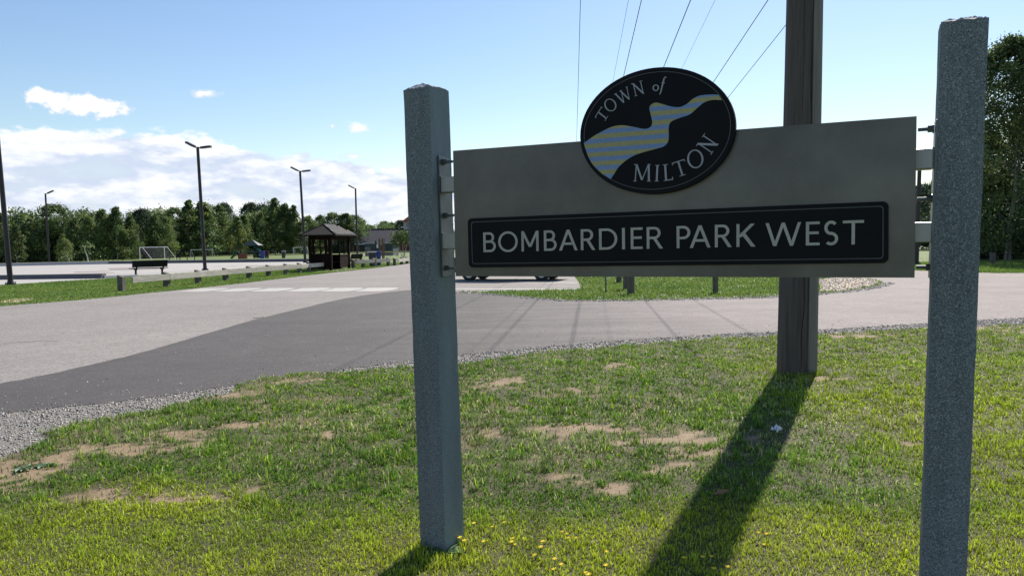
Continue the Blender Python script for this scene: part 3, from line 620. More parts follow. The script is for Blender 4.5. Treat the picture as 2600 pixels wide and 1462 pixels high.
def serif(ch, w):
    T, t, s = .115, .06, .035
    def ser(x, y, hw): return bar(x-hw, y, x+hw, y+s)
    if ch == 'I': return [bar(w/2-T/2, 0, w/2+T/2, 1), ser(w/2, 0, w*.48), ser(w/2, 1-s, w*.48)]
    if ch == 'L': return [bar(w*.2, 0, w*.2+T, 1), ser(w*.2+T/2, 0, w*.25), ser(w*.2+T/2, 1-s, w*.27), bar(w*.2, 0, w*.96, t), bar(w-.06, 0, w-.01, .2)]
    if ch == 'T': return [bar(0, 1-t, w, 1), bar(0, .84, .045, 1), bar(w-.045, .84, w, 1), bar(w/2-T/2, 0, w/2+T/2, 1), ser(w/2, 0, w*.24)]
    if ch == 'O': return [arc(w/2, .5, w/2, .51, 0, 360, T*.85, t, 40)]
    if ch == 'o': return [arc(w/2, .5, w/2, .5, 0, 360, .19, .12, 30)]
    if ch == 'M': return [diag(w*.06+.05, 0, w*.13+.02, 1, t), diag(w*.15, 1, w*.5, .08, T), diag(w*.85, 1, w*.5, .08, t), diag(w*.90, 0, w*.86, 1, T), ser(w*.09, 0, .1), ser(w*.90, 0, .12), ser(w*.10, 1-s, .09), ser(w*.9, 1-s, .07)]
    if ch == 'N': return [bar(w*.14, 0, w*.14+t, 1), diag(w*.12, 1, w*.86, 0, T*1.15), bar(w*.86-t, 0, w*.86, 1), ser(w*.16, 0, .12), ser(w*.06, 1-s, .09), ser(w*.86, 1-s, .13)]
    if ch == 'W': return [diag(w*.1, 1, w*.32, 0, T), diag(w*.52, 1, w*.32, 0, t), diag(w*.45, 1, w*.70, 0, T), diag(w*.92, 1, w*.70, 0, t), ser(w*.1, 1-s, .12), ser(w*.48, 1-s, .1), ser(w*.91, 1-s, .1)]
    if ch == 'f': return [pstroke([(w*.95, .93), (w*.78, .985), (w*.58, .97), (w*.46, .86), (w*.40, .65), (w*.34, .35), (w*.28, .05), (w*.16, -.06), (w*.0, -.06)], [.04, .06, .06, .08, .085, .085, .07, .05, .04]), bar(w*.08, .60, w*.82, .655)]
def letter(strokes, BL, BR, TLc, wid, parent, y0, m):
    BL, BR, TLc = Vector(BL), Vector(BR), Vector(TLc); ex = (BR-BL)/wid; ey = TLc-BL; mb = MB()
    for k, (l, r) in enumerate(strokes):
        yy = y0-.0025-k*.00012; n = len(l); v = []
        for y_ in (yy, y0):
            for P in (l, r): v += [(BL.x+ex.x*p[0]+ey.x*p[1], y_, BL.y+ex.y*p[0]+ey.y*p[1]) for p in P]
        f = [(i, i+1, n+i+1, n+i) for i in range(n-1)]+[(i, 2*n+i, 2*n+i+1, i+1) for i in range(n-1)]+[(n+i, n+i+1, 3*n+i+1, 3*n+i) for i in range(n-1)]+[(0, n, 3*n, 2*n), (n-1, 3*n-1+0, 4*n-1, 2*n-1)]
        f[-1] = (n-1, 3*n-1, 4*n-1, 2*n-1)
        mb.add(v, f)
    o = mb.build('letter', m, parent)
    bm = bmesh.new(); bm.from_mesh(o.data); bmesh.ops.recalc_face_normals(bm, faces=bm.faces[:]); bm.to_mesh(o.data); bm.free()
    return o
sansl = [('B', .1712, .2392), ('O', .2527, .3571), ('M', .3769, .4664), ('B', .4940, .5587), ('A', .5707, .6631), ('R', .6793, .7496), ('D', .7682, .8553), ('I', .8778, .8911), ('E', .9183, .9730), ('R', .9918, 1.0653),
         ('P', 1.1263, 1.1865), ('A', 1.1838, 1.2733), ('R', 1.2919, 1.3627), ('K', 1.3825, 1.4601), ('W', 1.5010, 1.6417), ('E', 1.6599, 1.7129), ('S', 1.7289, 1.7828), ('T', 1.7993, 1.8772)]
for ch, a, b in sansl:
    v0 = .1195+(a-.17)*.0085; v1 = v0+.0965; wd = (b-a)/.0965
    letter(sans(ch, wd), (a, v0), (b, v0+(b-a)*.0085), (a, v1), wd, board, -.0188, letter_m)
ser_l = [('T', ((0.7992, 0.6918), (0.8307, 0.7365), (0.7595, 0.7255))), ('O', ((0.8206, 0.7388), (0.8708, 0.7545), (0.7959, 0.7923))), ('W', ((0.8757, 0.7682), (0.9409, 0.7989), (0.8504, 0.8183))), ('N', ((0.9437, 0.8005), (0.9942, 0.8105), (0.9311, 0.8571))),
         ('o', ((1.0284, 0.8144), (1.0568, 0.8161), (1.0258, 0.8423))), ('f', ((1.0572, 0.8043), (1.0754, 0.8026), (1.0713, 0.874))),
         ('M', ((0.9368, 0.4275), (1.0155, 0.4234), (0.9398, 0.5036))), ('I', ((1.0326, 0.4226), (1.0524, 0.4220), (1.0368, 0.494))), ('L', ((1.0717, 0.4225), (1.1163, 0.4255), (1.0676, 0.4936))), ('T', ((1.1299, 0.4346), (1.1846, 0.4491), (1.1099, 0.4988))),
         ('O', ((1.1874, 0.4642), (1.2544, 0.4797), (1.1699, 0.5413))), ('N', ((1.2784, 0.523), (1.313, 0.5707), (1.2174, 0.5685)))]
for ch, (a, b, c) in ser_l:
    a, b, c = Vector(a), Vector(b), Vector(c); wd = (b-a).length/(c-a).length
    letter(serif(ch, wd), a, b, c, wd, oval, -.0338, letter2_m)
# frame behind the panel
for v in (.466, .177):
    for u0, u1 in ((-.108, 2.1215),):
        tb = MB().box(((u0+u1)/2, .0925, v), (u1-u0, .076, .080)).build('crossbar', alu, sign, bevel=.004)
        for ue in (-.1075, 2.121):
            wb = MB()
            for k in range(9): wb.tube((ue, .058, v-.036+k*.009), (ue+.002, .058, v-.029+k*.009), .0045, None, 6)
            wb.build('weld_bead', galv, tb)
for ub, sg in ((-.1130, 1), (2.1265, -1)):
    lean_ = -.0126 if sg > 0 else .0218
    mp_ = MB().box((ub, .108, .305), (.009, .112, .622), mtx=Matrix.Rotation(lean_, 3, 'Y')).build('mounting_plate', galv, sign, bevel=.001)
    for v in (.585, .310, .038):
        nt_ = MB().tube((ub+sg*.004, .092, v), (ub+sg*.024, .092, v), .0135, None, 6).tube((ub+sg*.002, .092, v), (ub+sg*.007, .092, v), .0175, None, 14)
        nt_ = nt_.build('nut', galv, mp_)
        MB().tube((ub+sg*.02, .092, v), (ub+sg*.058, .092, v), .0075, None, 10).build('bolt', galv, nt_)

# ------------------------------------------------------------------ granite posts
def granite_post(label, u0, u1, nf, h, lean, seed, yaw=0.0, skylit=False):
    dxv = Vector((math.cos(AZ), -math.sin(AZ), 0)); nv = Vector((math.sin(AZ), math.cos(AZ), 0))
    w = u1-u0; c = BLP+dxv*(u0+u1)/2+nv*(w/2+nf); c.z = 0
    root = thing('granite_post', label, 'post', c, 0, None, (0, lean, -AZ+yaw)); root.rotation_mode = 'ZYX'
    rr = random.Random(seed); nseg = 40; m = MB(); vs = []; n = 6
    per = []
    for s in range(4):
        for i in range(n):
            t = i/n*2-1; per.append([(t, -1), (1, t), (-t, 1), (-1, -t)][s])
    z0 = -.25
    for k in range(nseg+1):
        z = z0+(h-z0)*k/nseg
        for (a, b) in per:
            cr = .985 if abs(a) == 1 and abs(b) == 1 else 1
            j = rr.uniform(-.0012, .0012)
            zz = z
            if k == nseg: zz += rr.uniform(-.006, .004)
            vs.append((a*w/2*cr+j, b*w/2*cr+rr.uniform(-.0012, .0012), zz))
    P = 4*n; fs = [(k*P+i, k*P+(i+1) % P, (k+1)*P+(i+1) % P, (k+1)*P+i) for k in range(nseg) for i in range(P)]
    m.add(vs, fs); sh_ = m.build('shaft', granite, root)
    if skylit:
        sh_.data.materials.append(granite_skylit)
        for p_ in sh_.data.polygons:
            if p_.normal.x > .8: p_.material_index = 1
    # rough rock-faced cap
    g = 14; cv = []; cf = []
    for i in range(g+1):
        for j in range(g+1):
            a, b = i/g*2-1, j/g*2-1; e = max(abs(a), abs(b)); z = h+.030*(1-e**1.6)+rr.uniform(-.005, .006)*(1 if e < .98 else .3)+.012*math.sin(a*3+seed)*math.cos(b*2.3)*(1-e)
            cv.append((a*w/2*.985, b*w/2*.985, z-.003))
    for i in range(g):
        for j in range(g): k = i*(g+1)+j; cf.append((k, k+g+1, k+g+2, k+1))
    MB().add(cv, cf).build('rough_cap', granite_rough, root)
    return root
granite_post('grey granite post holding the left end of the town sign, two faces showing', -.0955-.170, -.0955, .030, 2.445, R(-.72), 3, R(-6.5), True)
granite_post('tall grey granite post holding the right end of the town sign', 2.093, 2.093+.1620, .040, 2.470, R(1.25), 5)

# ------------------------------------------------------------------ utility pole and wires
px_, py_ = gd(2003, 945)
pole = thing('utility_pole', 'weathered brown wooden utility pole behind the right half of the sign', 'utility pole', (px_, py_, 0), 0, None, (0, R(.95), 0))
m = MB(); n = 28; hs = 44; vs = []
for k in range(hs+1):
    z = -.3+k*11.5/hs; r = .222-.006*max(z, 0)
    for i in range(n):
        a = 2*PI*i/n; rr_ = r*(1+.012*math.sin(3*a+z*.4)+random.uniform(-.004, .004)); vs.append((math.cos(a)*rr_, math.sin(a)*rr_, z))
m.add(vs, [(k*n+i, k*n+(i+1) % n, (k+1)*n+(i+1) % n, (k+1)*n+i) for k in range(hs) for i in range(n)]+[tuple(range(hs*n, hs*n+n))])
shaft = m.build('shaft', pole_m, pole, smooth=True)
# long checks in the wood, facing the lawn
for (a0, z0, z1, wv, amp) in ((-1.66, .12, 1.5, .010, .05), (-1.40, .05, 11, .010, .006), (-1.45, 1.6, 4.2, .006, .04), (-1.9, 2.5, 6.0, .005, .03)):
    m = MB(); L, Rr = [], []; kk = int((z1-z0)*8)+2
    for i in range(kk):
        z = z0+(z1-z0)*i/(kk-1); a = a0+amp*math.sin(z*3.1+a0*5)+amp*.5*math.sin(z*9); r = .2265-.006*z+.0005; dw = wv/.222*(.3+.7*math.sin(PI*i/(kk-1)))
        L.append((math.cos(a-dw/2)*r, math.sin(a-dw/2)*r, z)); Rr.append((math.cos(a+dw/2)*r, math.sin(a+dw/2)*r, z))
    m.add(L+Rr, [(i, kk+i, kk+i+1, i+1) for i in range(kk-1)]).build('crack', crack_m, pole)
m = MB(); L = []; ka, kz = 9, 24
for i in range(kz):
    z = .03+i*10.8/(kz-1); r = .222-.006*z
    for j in range(ka):
        a = -1.33+j*1.0/(ka-1); rr_ = r+(.012 if 0 < j < ka-1 else -.004)+random.uniform(-.001, .001); L.append((math.cos(a)*rr_, math.sin(a)*rr_, z))
m.add(L, [(i*ka+j, i*ka+j+1, (i+1)*ka+j+1, (i+1)*ka+j) for i in range(kz-1) for j in range(ka-1)]).build('ground_wire_cover', pole_pale, pole)
MB().box((0, -.2, 10.6), (2.6, .1, .12)).build('crossarm', pole_m, pole)
WAZ = math.atan2(1437*S-1300, FOC)+R(.1)
vpel = azel(1433, 717)[1]; slope = math.tan(vpel)
wl = [('the leftmost, almost upright in view', .040, 9.7, .009), ('a faint thin one, second from the left', .205, 8.6, .0045), ('third from the left, dark', .250, 8.7, .010), ('in the middle, passing behind the oval badge top', .420, 8.9, .012), ('a faint thin one right of the middle wire', .505, 9.0, .0045), ('second from the right, heading for the pole', .690, 8.2, .010), ('the rightmost, touching the pole edge', .820, 9.2, .010)]
for i, (ds, s_, H0, rad) in enumerate(wl):
    P = s_*(H0-CAM_H); m = MB(); pts = []
    for k in range(25):
        t = -8+k*4.3
        sag = -.35*math.sin(PI*min(max((t-9)/86, 0), 1))
        pts.append(Vector((P*math.cos(WAZ)+t*math.sin(WAZ), -P*math.sin(WAZ)+t*math.cos(WAZ), H0+slope*t+sag)))
    o = m.path([p-pts[0] for p in pts], rad, 5).build('power_wire', wire_m); o.location = pts[0]
    tag(o, 'overhead wire above the badge, '+ds, 'wire', 'overhead wires')

# ------------------------------------------------------------------ lamp posts
def lamp_post(label, base, h, heads, lean):
    root = thing('lamp_post', label, 'street lamp', (*base, 0), 0, 'dark lamp posts of the park', (0, R(lean), 0))
    p = MB().tube((0, 0, .02), (0, 0, h), .125, .10, 12).build('pole', lamp_m, root, smooth=False)
    b = MB().tube((0, 0, .0), (0, 0, .06), .24, .24, 16).tube((0, 0, .06), (0, 0, .22), .17, .12, 12).build('base_plate', lamp_m, root)
    for k in range(4):
        a = PI/4+k*PI/2; MB().tube((math.cos(a)*.20, math.sin(a)*.20, .05), (math.cos(a)*.20, math.sin(a)*.20, .13), .025, None, 6).build('anchor_bolt', lamp_m, b)
    for (rz, tilt) in heads:
        ma = Matrix.Rotation(rz, 3, 'Z') @ Matrix.Rotation(-tilt, 3, 'Y')
        def T(v): return ma @ Vector(v)+Vector((0, 0, h-.08))
        hd = MB(); hd.box(T((.13, 0, 0)), (.22, .07, .06), mtx=ma)
        out_ = [(.2, -.06), (.36, -.19), (.98, -.19), (1.03, -.13), (1.03, .13), (.98, .19), (.36, .19), (.2, .06)]
        v = [T((x, y, -.06)) for x, y in out_]+[T((x, y*.85, .07)) for x, y in out_]; n = len(out_)
        hd.add(v, [tuple(range(n))[::-1], tuple(range(n, 2*n))]+[(i, (i+1) % n, n+(i+1) % n, n+i) for i in range(n)])
        ho = hd.build('lamp_head', lamp_m, root)
        MB().box(T((.66, 0, -.067)), (.36, .2, .010), mtx=ma).build('lens', lampface_m, ho)
    return root
A = (R(165), R(28)); B = (R(-12), R(3))
lamp_post('dark lamp post at the left edge of the view, its head out of frame', gd(27, 716), 8.6, [A], -2.0)
lamp_post('tall two-headed lamp post beside the black bench on the pale court', gd(516, 680), 8.65, [A, B], -1.15)
lamp_post('two-headed lamp post standing just left of the shelter', gd(768, 661), 8.6, [A, B], -1.4)
p4 = at(900, 646, 96); lamp_post('single-headed lamp post rising in front of the long grey roof', (p4.x-.05, 96), 8.5, [A], .1)
lamp_post('far single-headed lamp post at left, its head tilted up to the right', gd(124, 662), 8.5, [(R(10), R(24))], -.2)
pr = gd(2305, 666); lamp_post('lamp post seen through the gap between sign panel and right granite post', pr, 5.6, [B], 1.2)

# ------------------------------------------------------------------ rail fences
def rail_fence(label, posts, hp, rails, group='low timber rail fences'):
    root = thing('rail_fence', label, 'fence', (*posts[0], 0), 0, group)
    o0 = Vector((*posts[0], 0)); P = [Vector((*p, 0))-o0 for p in posts]
    for i, p in enumerate(P):
        d = (P[min(i+1, len(P)-1)]-P[max(i-1, 0)]); a = math.atan2(d.y, d.x)
        w = .22; mtx = Matrix.Rotation(a, 3, 'Z')
        v = [mtx @ Vector(q)+p for q in ((-w/2, -w/2, -.1), (w/2, -w/2, -.1), (w/2, w/2, -.1), (-w/2, w/2, -.1), (-w/2, -w/2, hp-.05), (w/2, -w/2, hp-.05), (w/2, w/2, hp+.03), (-w/2, w/2, hp+.03))]
        MB().add(v, [(0, 3, 2, 1), (4, 5, 6, 7), (0, 1, 5, 4), (1, 2, 6, 5), (2, 3, 7, 6), (3, 0, 4, 7)]).build('post', wood_post, root, bevel=.008)
    for (a, b) in rails:
        pa = P[int(a)].lerp(P[min(int(a)+1, len(P)-1)], a-int(a)); pb = P[int(b)].lerp(P[min(int(b)+1, len(P)-1)], b-int(b))
        d = pb-pa; L = d.length; ang = math.atan2(d.y, d.x); n = Vector((d.y, -d.x, 0)).normalized()*.135
        MB().box((pa+pb)/2+n+Vector((0, 0, hp-.19)), (L-.015, .075, .24), rz=ang).build('rail', wood_rail, root, bevel=.006)
fp = [gd(*p) for p in ((330, 732), (414, 721), (493, 713), (561, 706), (619, 700), (671, 695), (716, 690.5), (755, 687), (783, 684.5), (822, 680.5))]
# straighten the line of posts
xs = np.array([p[0] for p in fp]); ys = np.array([p[1] for p in fp]); cf = np.polyfit(ys, xs, 1); fp = [(float(np.polyval(cf, yy)), float(yy)) for yy in ys]
rail_fence('long weathered rail fence on the verge between road and court', fp, .60, [(0.15, 1), (1, 3), (3, 5), (5, 7), (7, 8.9)])
f2 = [gd(*p) for p in ((889, 675), (914, 673), (942, 671.5), (977, 669))]
rail_fence('short pale rail fence in front of the blue bins', f2, .62, [(0.1, 3.05)])
f3 = [gd(*p) for p in ((993, 668), (1010, 665), (1024, 663.5), (1042, 661), (1075, 658))]
rail_fence('rail fence section beside the granite post, right of the shed', f3, .55, [(0.25, 2), (2, 4)])

# ------------------------------------------------------------------ bollards, small posts
def bollard(label, base, h, w, seed):
    root = MB(); root.box((0, 0, h/2-.05), (w, w*.9, h+.1)); o = root.build('wooden_bollard', wood_post, None, bevel=.012); o.location = (*base, 0); o.rotation_euler = (0, R(random.uniform(-1.5, 1.5)), random.uniform(-.3, .3))
    return tag(o, label, 'bollard', 'wooden posts on the island')
bollard('thick wooden post on the island, nearest under the middle of the sign', gd(1587, 741), .95, .19, 1)
bollard('wooden post on the island just behind and left of the thick one', gd(1575, 729), .95, .16, 2)
bollard('shorter shadowed post on the island, farthest back of the row', gd(1557, 712), .8, .2, 3)
bollard('wooden post on the island standing alone between the others and the utility pole', gd(1800, 738), .95, .16, 4)
bollard('small dark wooden post on the grass right of the right granite post', gd(2497, 664), .62, .24, 5)
o = MB().tube((0, 0, 0), (0, 0, 1.05), .026, .022, 8).box((0, -.03, .98), (.07, .01, .12)).build('marker_post', galv); o.location = (*gd(1524, 740), 0); tag(o, 'thin grey metal marker post on the island left of the wooden posts', 'marker post')

# ------------------------------------------------------------------ bench
def bench(label, loc, rz, L=1.0):
    root = thing('park_bench', label, 'bench', loc, rz, 'black park benches')
    for y in (.0, .15, .30, .45): MB().box((0, y, .43), (1.7*L, .135, .045)).build('seat_slat', black_metal, root)
    for z in (.57, .70, .83): MB().box((0, -.12-(z-.5)*.3, z), (1.6*L, .05, .14), mtx=Matrix.Rotation(R(14), 3, 'X')).build('back_slat', black_metal, root)
    for x in (-.6*L, .6*L):
        MB().path([Vector((x, .5, .38)), Vector((x, .12, .33)), Vector((x, -.05, .35)), Vector((x, -.13, .45)), Vector((x, -.23, .88))], .05, 8).build('side_frame', black_metal, root)
        MB().tube((x, .15, 0), (x, .15, .38), .06, None, 8).box((x, .15, .01), (.3, .3, .02)).build('leg', black_metal, root)
    return root
bx, by = gd(377, 692)
bench('black bench on the court behind the rail fence, back turned to the road', (bx, by, 0), R(38), 1.25)
bx, by = gd(887, 667)
bench('black bench standing just right of the shelter', (bx+.2, by, 0), R(68))

# ------------------------------------------------------------------ shelter
sx0, sy0 = gd(833, 681)
W_, D_ = 1.32, 4.1
sh = thing('park_shelter', 'small dark brown wooden shelter with hipped ribbed metal roof beside the road', 'shelter', (sx0, sy0, 0), R(-4.2))
EH = 2.28
for (x, y) in ((0, 0), (-W_, 0), (0, D_), (-W_, D_)):
    MB().box((x, y, EH/2), (.17, .17, EH)).build('post', wood_dark, sh, bevel=.006)
def wall_frame(axis, lo, hi, c, z0, z1, nm, nboard):
    # panelled wall with a window opening above, in plane axis=c
    def bx_(a0, a1, b0, b1, th=.06, off=0.0):
        m = MB(); ca, cb = (a0+a1)/2, (b0+b1)/2
        if axis == 'y': m.box((ca, c+off, cb), (a1-a0, th, b1-b0))
        else: m.box((c+off, ca, cb), (th, a1-a0, b1-b0))
        return m
    step = (hi-lo)/nboard
    for k in range(nboard): bx_(lo+k*step+.004, lo+(k+1)*step-.004, .12, z0, .04, .0).build('wall_board', wood_dark, sh)
    fr = bx_(lo, hi, z0, z0+.08, .08, 0); fr.v += []
    f = fr.build('window_sill', wood_dark, sh)
    bx_(lo, hi, z1, EH-.02, .07).build('header', wood_dark, sh)
    mid = (lo+hi)/2
    fo = bx_(mid-.04, mid+.04, z0+.08, z1, .06).build('mullion', wood_dark, sh)
    bx_(lo, mid-.04, (z0+z1)/2-.02, (z0+z1)/2+.02, .05).build('glazing_bar', wood_dark, fo)
    bx_(mid+.04, hi, (z0+z1)/2-.02, (z0+z1)/2+.02, .05).build('glazing_bar', wood_dark, fo)
wall_frame('y', -W_+.085, -.085, 0, 1.0, 2.02, 'front', 8)
for x in (-W_+.22, -.30): MB().box((x, 0, 1.54), (.16, .05, .92)).build('shutter_panel', wood_dark, sh)
wall_frame('x', 2.0, D_-.085, 0, .9, 2.0, 'side', 8)
wall_frame('x', .085, D_-.085, -W_, .9, 2.0, 'west', 12)
wall_frame('y', -W_+.085, -.085, D_, .9, 2.0, 'back', 8)
MB().box((-.7, 3.0, .45), (1.1, .45, .06)).box((-.7, 3.0, .2), (1.0, .06, .4)).build('inner_bench', wood_dark, sh)
MB().box((-.0, 1.0, 2.12), (.09, 2.0, .2)).build('header', wood_dark, sh)
OV = .50; rz_ = 2.97; x0, x1, y0, y1 = -W_-OV, OV, -OV, D_+OV; xm = (x0+x1)/2; ya, yb = y0+1.35, y1-1.35
E_ = EH+.02; e0, e1, e2, e3 = (x0, y0, E_), (x1, y0, E_), (x1, y1, E_), (x0, y1, E_); r0, r1 = (xm, ya, rz_), (xm, yb, rz_)
rf = MB().add([e0, e1, e2, e3, r0, r1]+[(p[0], p[1], p[2]-.07) for p in (e0, e1, e2, e3)], [(0, 1, 4), (1, 2, 5, 4), (2, 3, 5), (3, 0, 4, 5), (0, 6, 7, 1), (1, 7, 8, 2), (2, 8, 9, 3), (3, 9, 6, 0), (9, 8, 7, 6)]).build('roof', roof_m, sh)
for side in (1, -1):
    xe = x1 if side > 0 else x0
    for k in range(10):
        y = y0+.06+k*(y1-y0-.12)/9
        if y < ya: t = (y-y0)/(ya-y0)
        elif y > yb: t = (y1-y)/(y1-yb)
        else: t = 1
        top_ = Vector((xe+(xm-xe)*t, y, E_+(rz_-E_)*t)); bot = Vector((xe, y, E_))
        if (top_-bot).length > .15: MB().tube(bot+Vector((0, 0, .02)), top_+Vector((0, 0, .03)), .035, None, 4).build('roof_seam', rib_m, rf)
for a, b in ((e0, r0), (e1, r0), (e2, r1), (e3, r1), (r0, r1)): MB().tube(Vector(a)+Vector((0, 0, .015)), Vector(b)+Vector((0, 0, .015)), .035, None, 6).build('hip_cap', black_metal, rf)
for k in range(9):
    y = y0+.25+k*(y1-y0-.5)/8; MB().box((x1-.16, y, E_-.12), (.34, .05, .09)).build('rafter_tail', wood_dark, rf)

# ------------------------------------------------------------------ sign boards, bins, shed, building
p = at(957, 660, 70)
kb = thing('board_frame', 'upright brown timber boards of a notice frame behind the bins', 'notice board', (p.x+.12, 70, 0), R(8))
for x, w, h in ((-.16, .15, 2.15), (.12, .17, 2.15), (.28, .06, 2.15)): MB().box((x, 0, h/2), (w, .14, h)).build('upright_board', wood_brown, kb)
MB().box((-.03, .02, 1.8), (.12, .05, .5)).build('panel', trim_m, kb)
MB().box((-.42, .1, 1.3), (.30, .08, 1.25)).build('green_board', dark_wall, kb)
p = at(952, 660, 64)
sg = thing('small_sign', 'small narrow red and white sign on a dark pole in front of the bins', 'sign', (p.x, 64, 0), R(-60))
MB().tube((0, 0, 0), (0, 0, 1.85), .035, None, 8).build('pole', black_metal, sg); MB().box((0, -.05, 1.6), (.30, .02, .55)).build('plate', white_m, sg); MB().box((0, -.063, 1.72), (.25, .006, .2)).build('red_print', red_m, sg)
def bin_(label, x, y, w, h, m_, m2):
    r_ = thing('waste_bin', label, 'bin', (x, y, 0), .2, 'bins beside the shelter')
    MB().add([(-w*.42, -w*.42, 0), (w*.42, -w*.42, 0), (w*.42, w*.42, 0), (-w*.42, w*.42, 0), (-w/2, -w/2, h), (w/2, -w/2, h), (w/2, w/2, h), (-w/2, w/2, h)], [(0, 3, 2, 1), (4, 5, 6, 7), (0, 1, 5, 4), (1, 2, 6, 5), (2, 3, 7, 6), (3, 0, 4, 7)]).build('body', m_, r_, bevel=.04)
    MB().box((0, 0, h+.05), (w*1.08, w*1.08, .09)).build('lid', m2, r_, bevel=.03)
    return r_
p = at(937, 650, 58); bin_('wide charcoal bin with pale lid behind the short rail fence', p.x, 58, .56, 1.0, bin_m, trim_m)
p = at(951.5, 650, 58.3); bin_('bright blue recycling bin right of the charcoal one', p.x+.03, 58.3, .34, 1.02, blue_m, blue_m)
MB_ = None
p = at(960, 650, 110); shx = p.x
shd = thing('storage_shed', 'low slate grey storage shed with pale eave behind the notice boards', 'shed', (shx, 108, 0), R(-8))
MB().box((0, 1.4, .85), (4.0, 2.8, 1.7)).build('wall', shed_m, shd)
MB().box((0, 1.4, 1.76), (4.5, 3.2, .12)).build('roof', trim_m, shd)
for x in (.2, 1.5): MB().box((x, -.02, .85), (.9, .04, 1.6)).build('door', dark_wall, shd)
MB().box((1.9, -.06, 1.0), (.08, .06, .08)).build('door_handle', trim_m, shd)
MB().box((-1.6, -.02, .95), (.8, .04, .6)).build('window', glass_m, shd)
# long building
BY = 150.0
bl = at(893, 613, BY); br = at(1090, 611, BY); ridge = at(960, 575.5, BY)
bd = thing('long_building', 'long low building with seamed grey roof, red gable and small cupola', 'building', (bl.x, BY, 0), 0)
Lb = br.x-bl.x; eh = 1.7; rh = ridge.z; dp = 12
MB().box((Lb/2, dp/2, eh/2), (Lb, dp, eh)).build('wall', dark_wall, bd)
rf = MB().add([(.3, -.6, eh), (Lb, -.6, eh), (Lb, dp/2, rh), (.8+1.0, dp/2, rh), (.3, dp+.6, eh), (Lb, dp+.6, eh)], [(0, 1, 2, 3), (3, 2, 5, 4), (0, 3, 4)]).build('roof', slate_roof, bd)
for k in range(30):
    x = 1.6+k*(Lb-1.8)/29; MB().tube((x, -.6, eh+.03), (x, dp/2, rh+.03), .03, None, 4).build('roof_seam', slate_roof, rf)
MB().box((Lb/2, -.62, eh-.02), (Lb, .1, .25)).build('eave_trim', trim_m, bd)
MB().box((Lb/2, dp/2, rh+.05), (Lb-2, .3, .12)).build('ridge_cap', black_metal, rf)
w2 = at(868, 583, BY); wx0 = w2.x-bl.x
MB().add([(wx0-4, -.6, eh-.1), (.6, -.6, eh-.1), (1.6, 4.5, 3.9), (wx0-2, 4.5, 3.9)], [(0, 1, 2, 3)]).build('wing_roof', slate_roof, bd)
MB().box((wx0/2-1, 2, eh/2-.1), (-wx0+4, 4, eh-.2)).build('wing_wall', dark_wall, bd)
for x in (wx0+1.5, wx0+2.6, wx0+4.2): MB().box((x, -.1, .8), (.45, .1, 1.6)).build('porch_post', wood_brown, bd)
gx_ = at(1032, 600, BY-3).x-bl.x
gb = MB().add([(gx_-5.2, -3.5, eh-.4), (gx_+5.2, -3.5, eh-.4), (gx_, -3.5, 4.0)], [(0, 1, 2)]).build('red_gable', red_m, bd)
MB().box((gx_, -2.0, eh/2-.2), (9.6, 3.0, eh-.4)).build('gable_wall', red_m, bd)
MB().add([(gx_-5.6, -3.9, eh-.5), (gx_, -3.9, 4.15), (gx_, 3.5, 4.15), (gx_-5.6, 3.5, eh-.5), (gx_+5.6, -3.9, eh-.5), (gx_+5.6, 3.5, eh-.5)], [(0, 1, 2, 3), (1, 4, 5, 2)]).build('gable_roof', slate_roof, bd)
for s_ in (-1, 1): MB().tube((gx_+s_*5.6, -3.92, eh-.5), (gx_, -3.92, 4.12), .11, None, 4).build('gable_trim', trim_m, bd)
cu = at(1029, 565, BY+6); cx_ = cu.x-bl.x
cp = MB().box((cx_, 6, rh+.65), (1.9, 1.9, 1.5)).build('cupola', trim_m, bd)
MB().box((cx_, 5.03, rh+.8), (1.0, .04, .8)).build('window', glass_m, cp)
MB().add([(cx_-1.4, 4.7, rh+1.4), (cx_+1.4, 4.7, rh+1.4), (cx_+1.4, 7.3, rh+1.4), (cx_-1.4, 7.3, rh+1.4), (cx_, 4.7, rh+2.4), (cx_, 7.3, rh+2.4)], [(0, 1, 4), (1, 2, 5, 4), (2, 3, 5), (3, 0, 4, 5)]).build('cupola_roof', redroof_m, cp)
for x in (3.2, 5.4): MB().box((x, -.03, 1.0), (1.1, .05, .7)).build('window', glass_m, bd)

# ------------------------------------------------------------------ field fences and goals
def field_fence(label, a, b, h, nposts, top_m, toprad=.03, cat='fence'):
    a = Vector((*a, 0)); b = Vector((*b, 0)); root = thing('field_fence', label, cat, a, 0, 'fences round the playing field'); d = b-a
    for i in range(nposts):
        p = d*i/(nposts-1); MB().tube(p, p+Vector((0, 0, h)), .03, None, 6).build('post', chain_m, root)
    MB().tube(Vector((0, 0, h)), d+Vector((0, 0, h)), toprad, None, 6).build('top_rail', top_m, root)
    m = MB(); n = int(d.length/.35)
    for i in range(n):
        p = d*i/n; q_ = d*min(i+2.2, n)/n; z = Vector((0, 0, h))
        m.tube(p, q_+z, .006, None, 3, False); m.tube(p+z, q_, .006, None, 3, False)
    o = m.build('wire_mesh', chain_m, root); o['kind'] = 'stuff'
field_fence('long low chain link fence in front of the left treeline', (at(355, 640, 128).x, 128), (at(760, 640, 138).x, 138), .8, 24, chain_m)
field_fence('chain link fence with yellow top cap behind the bins', (at(872, 634, 100).x, 100), (at(1035, 634, 100).x, 100), .62, 10, yellow_m, .07)
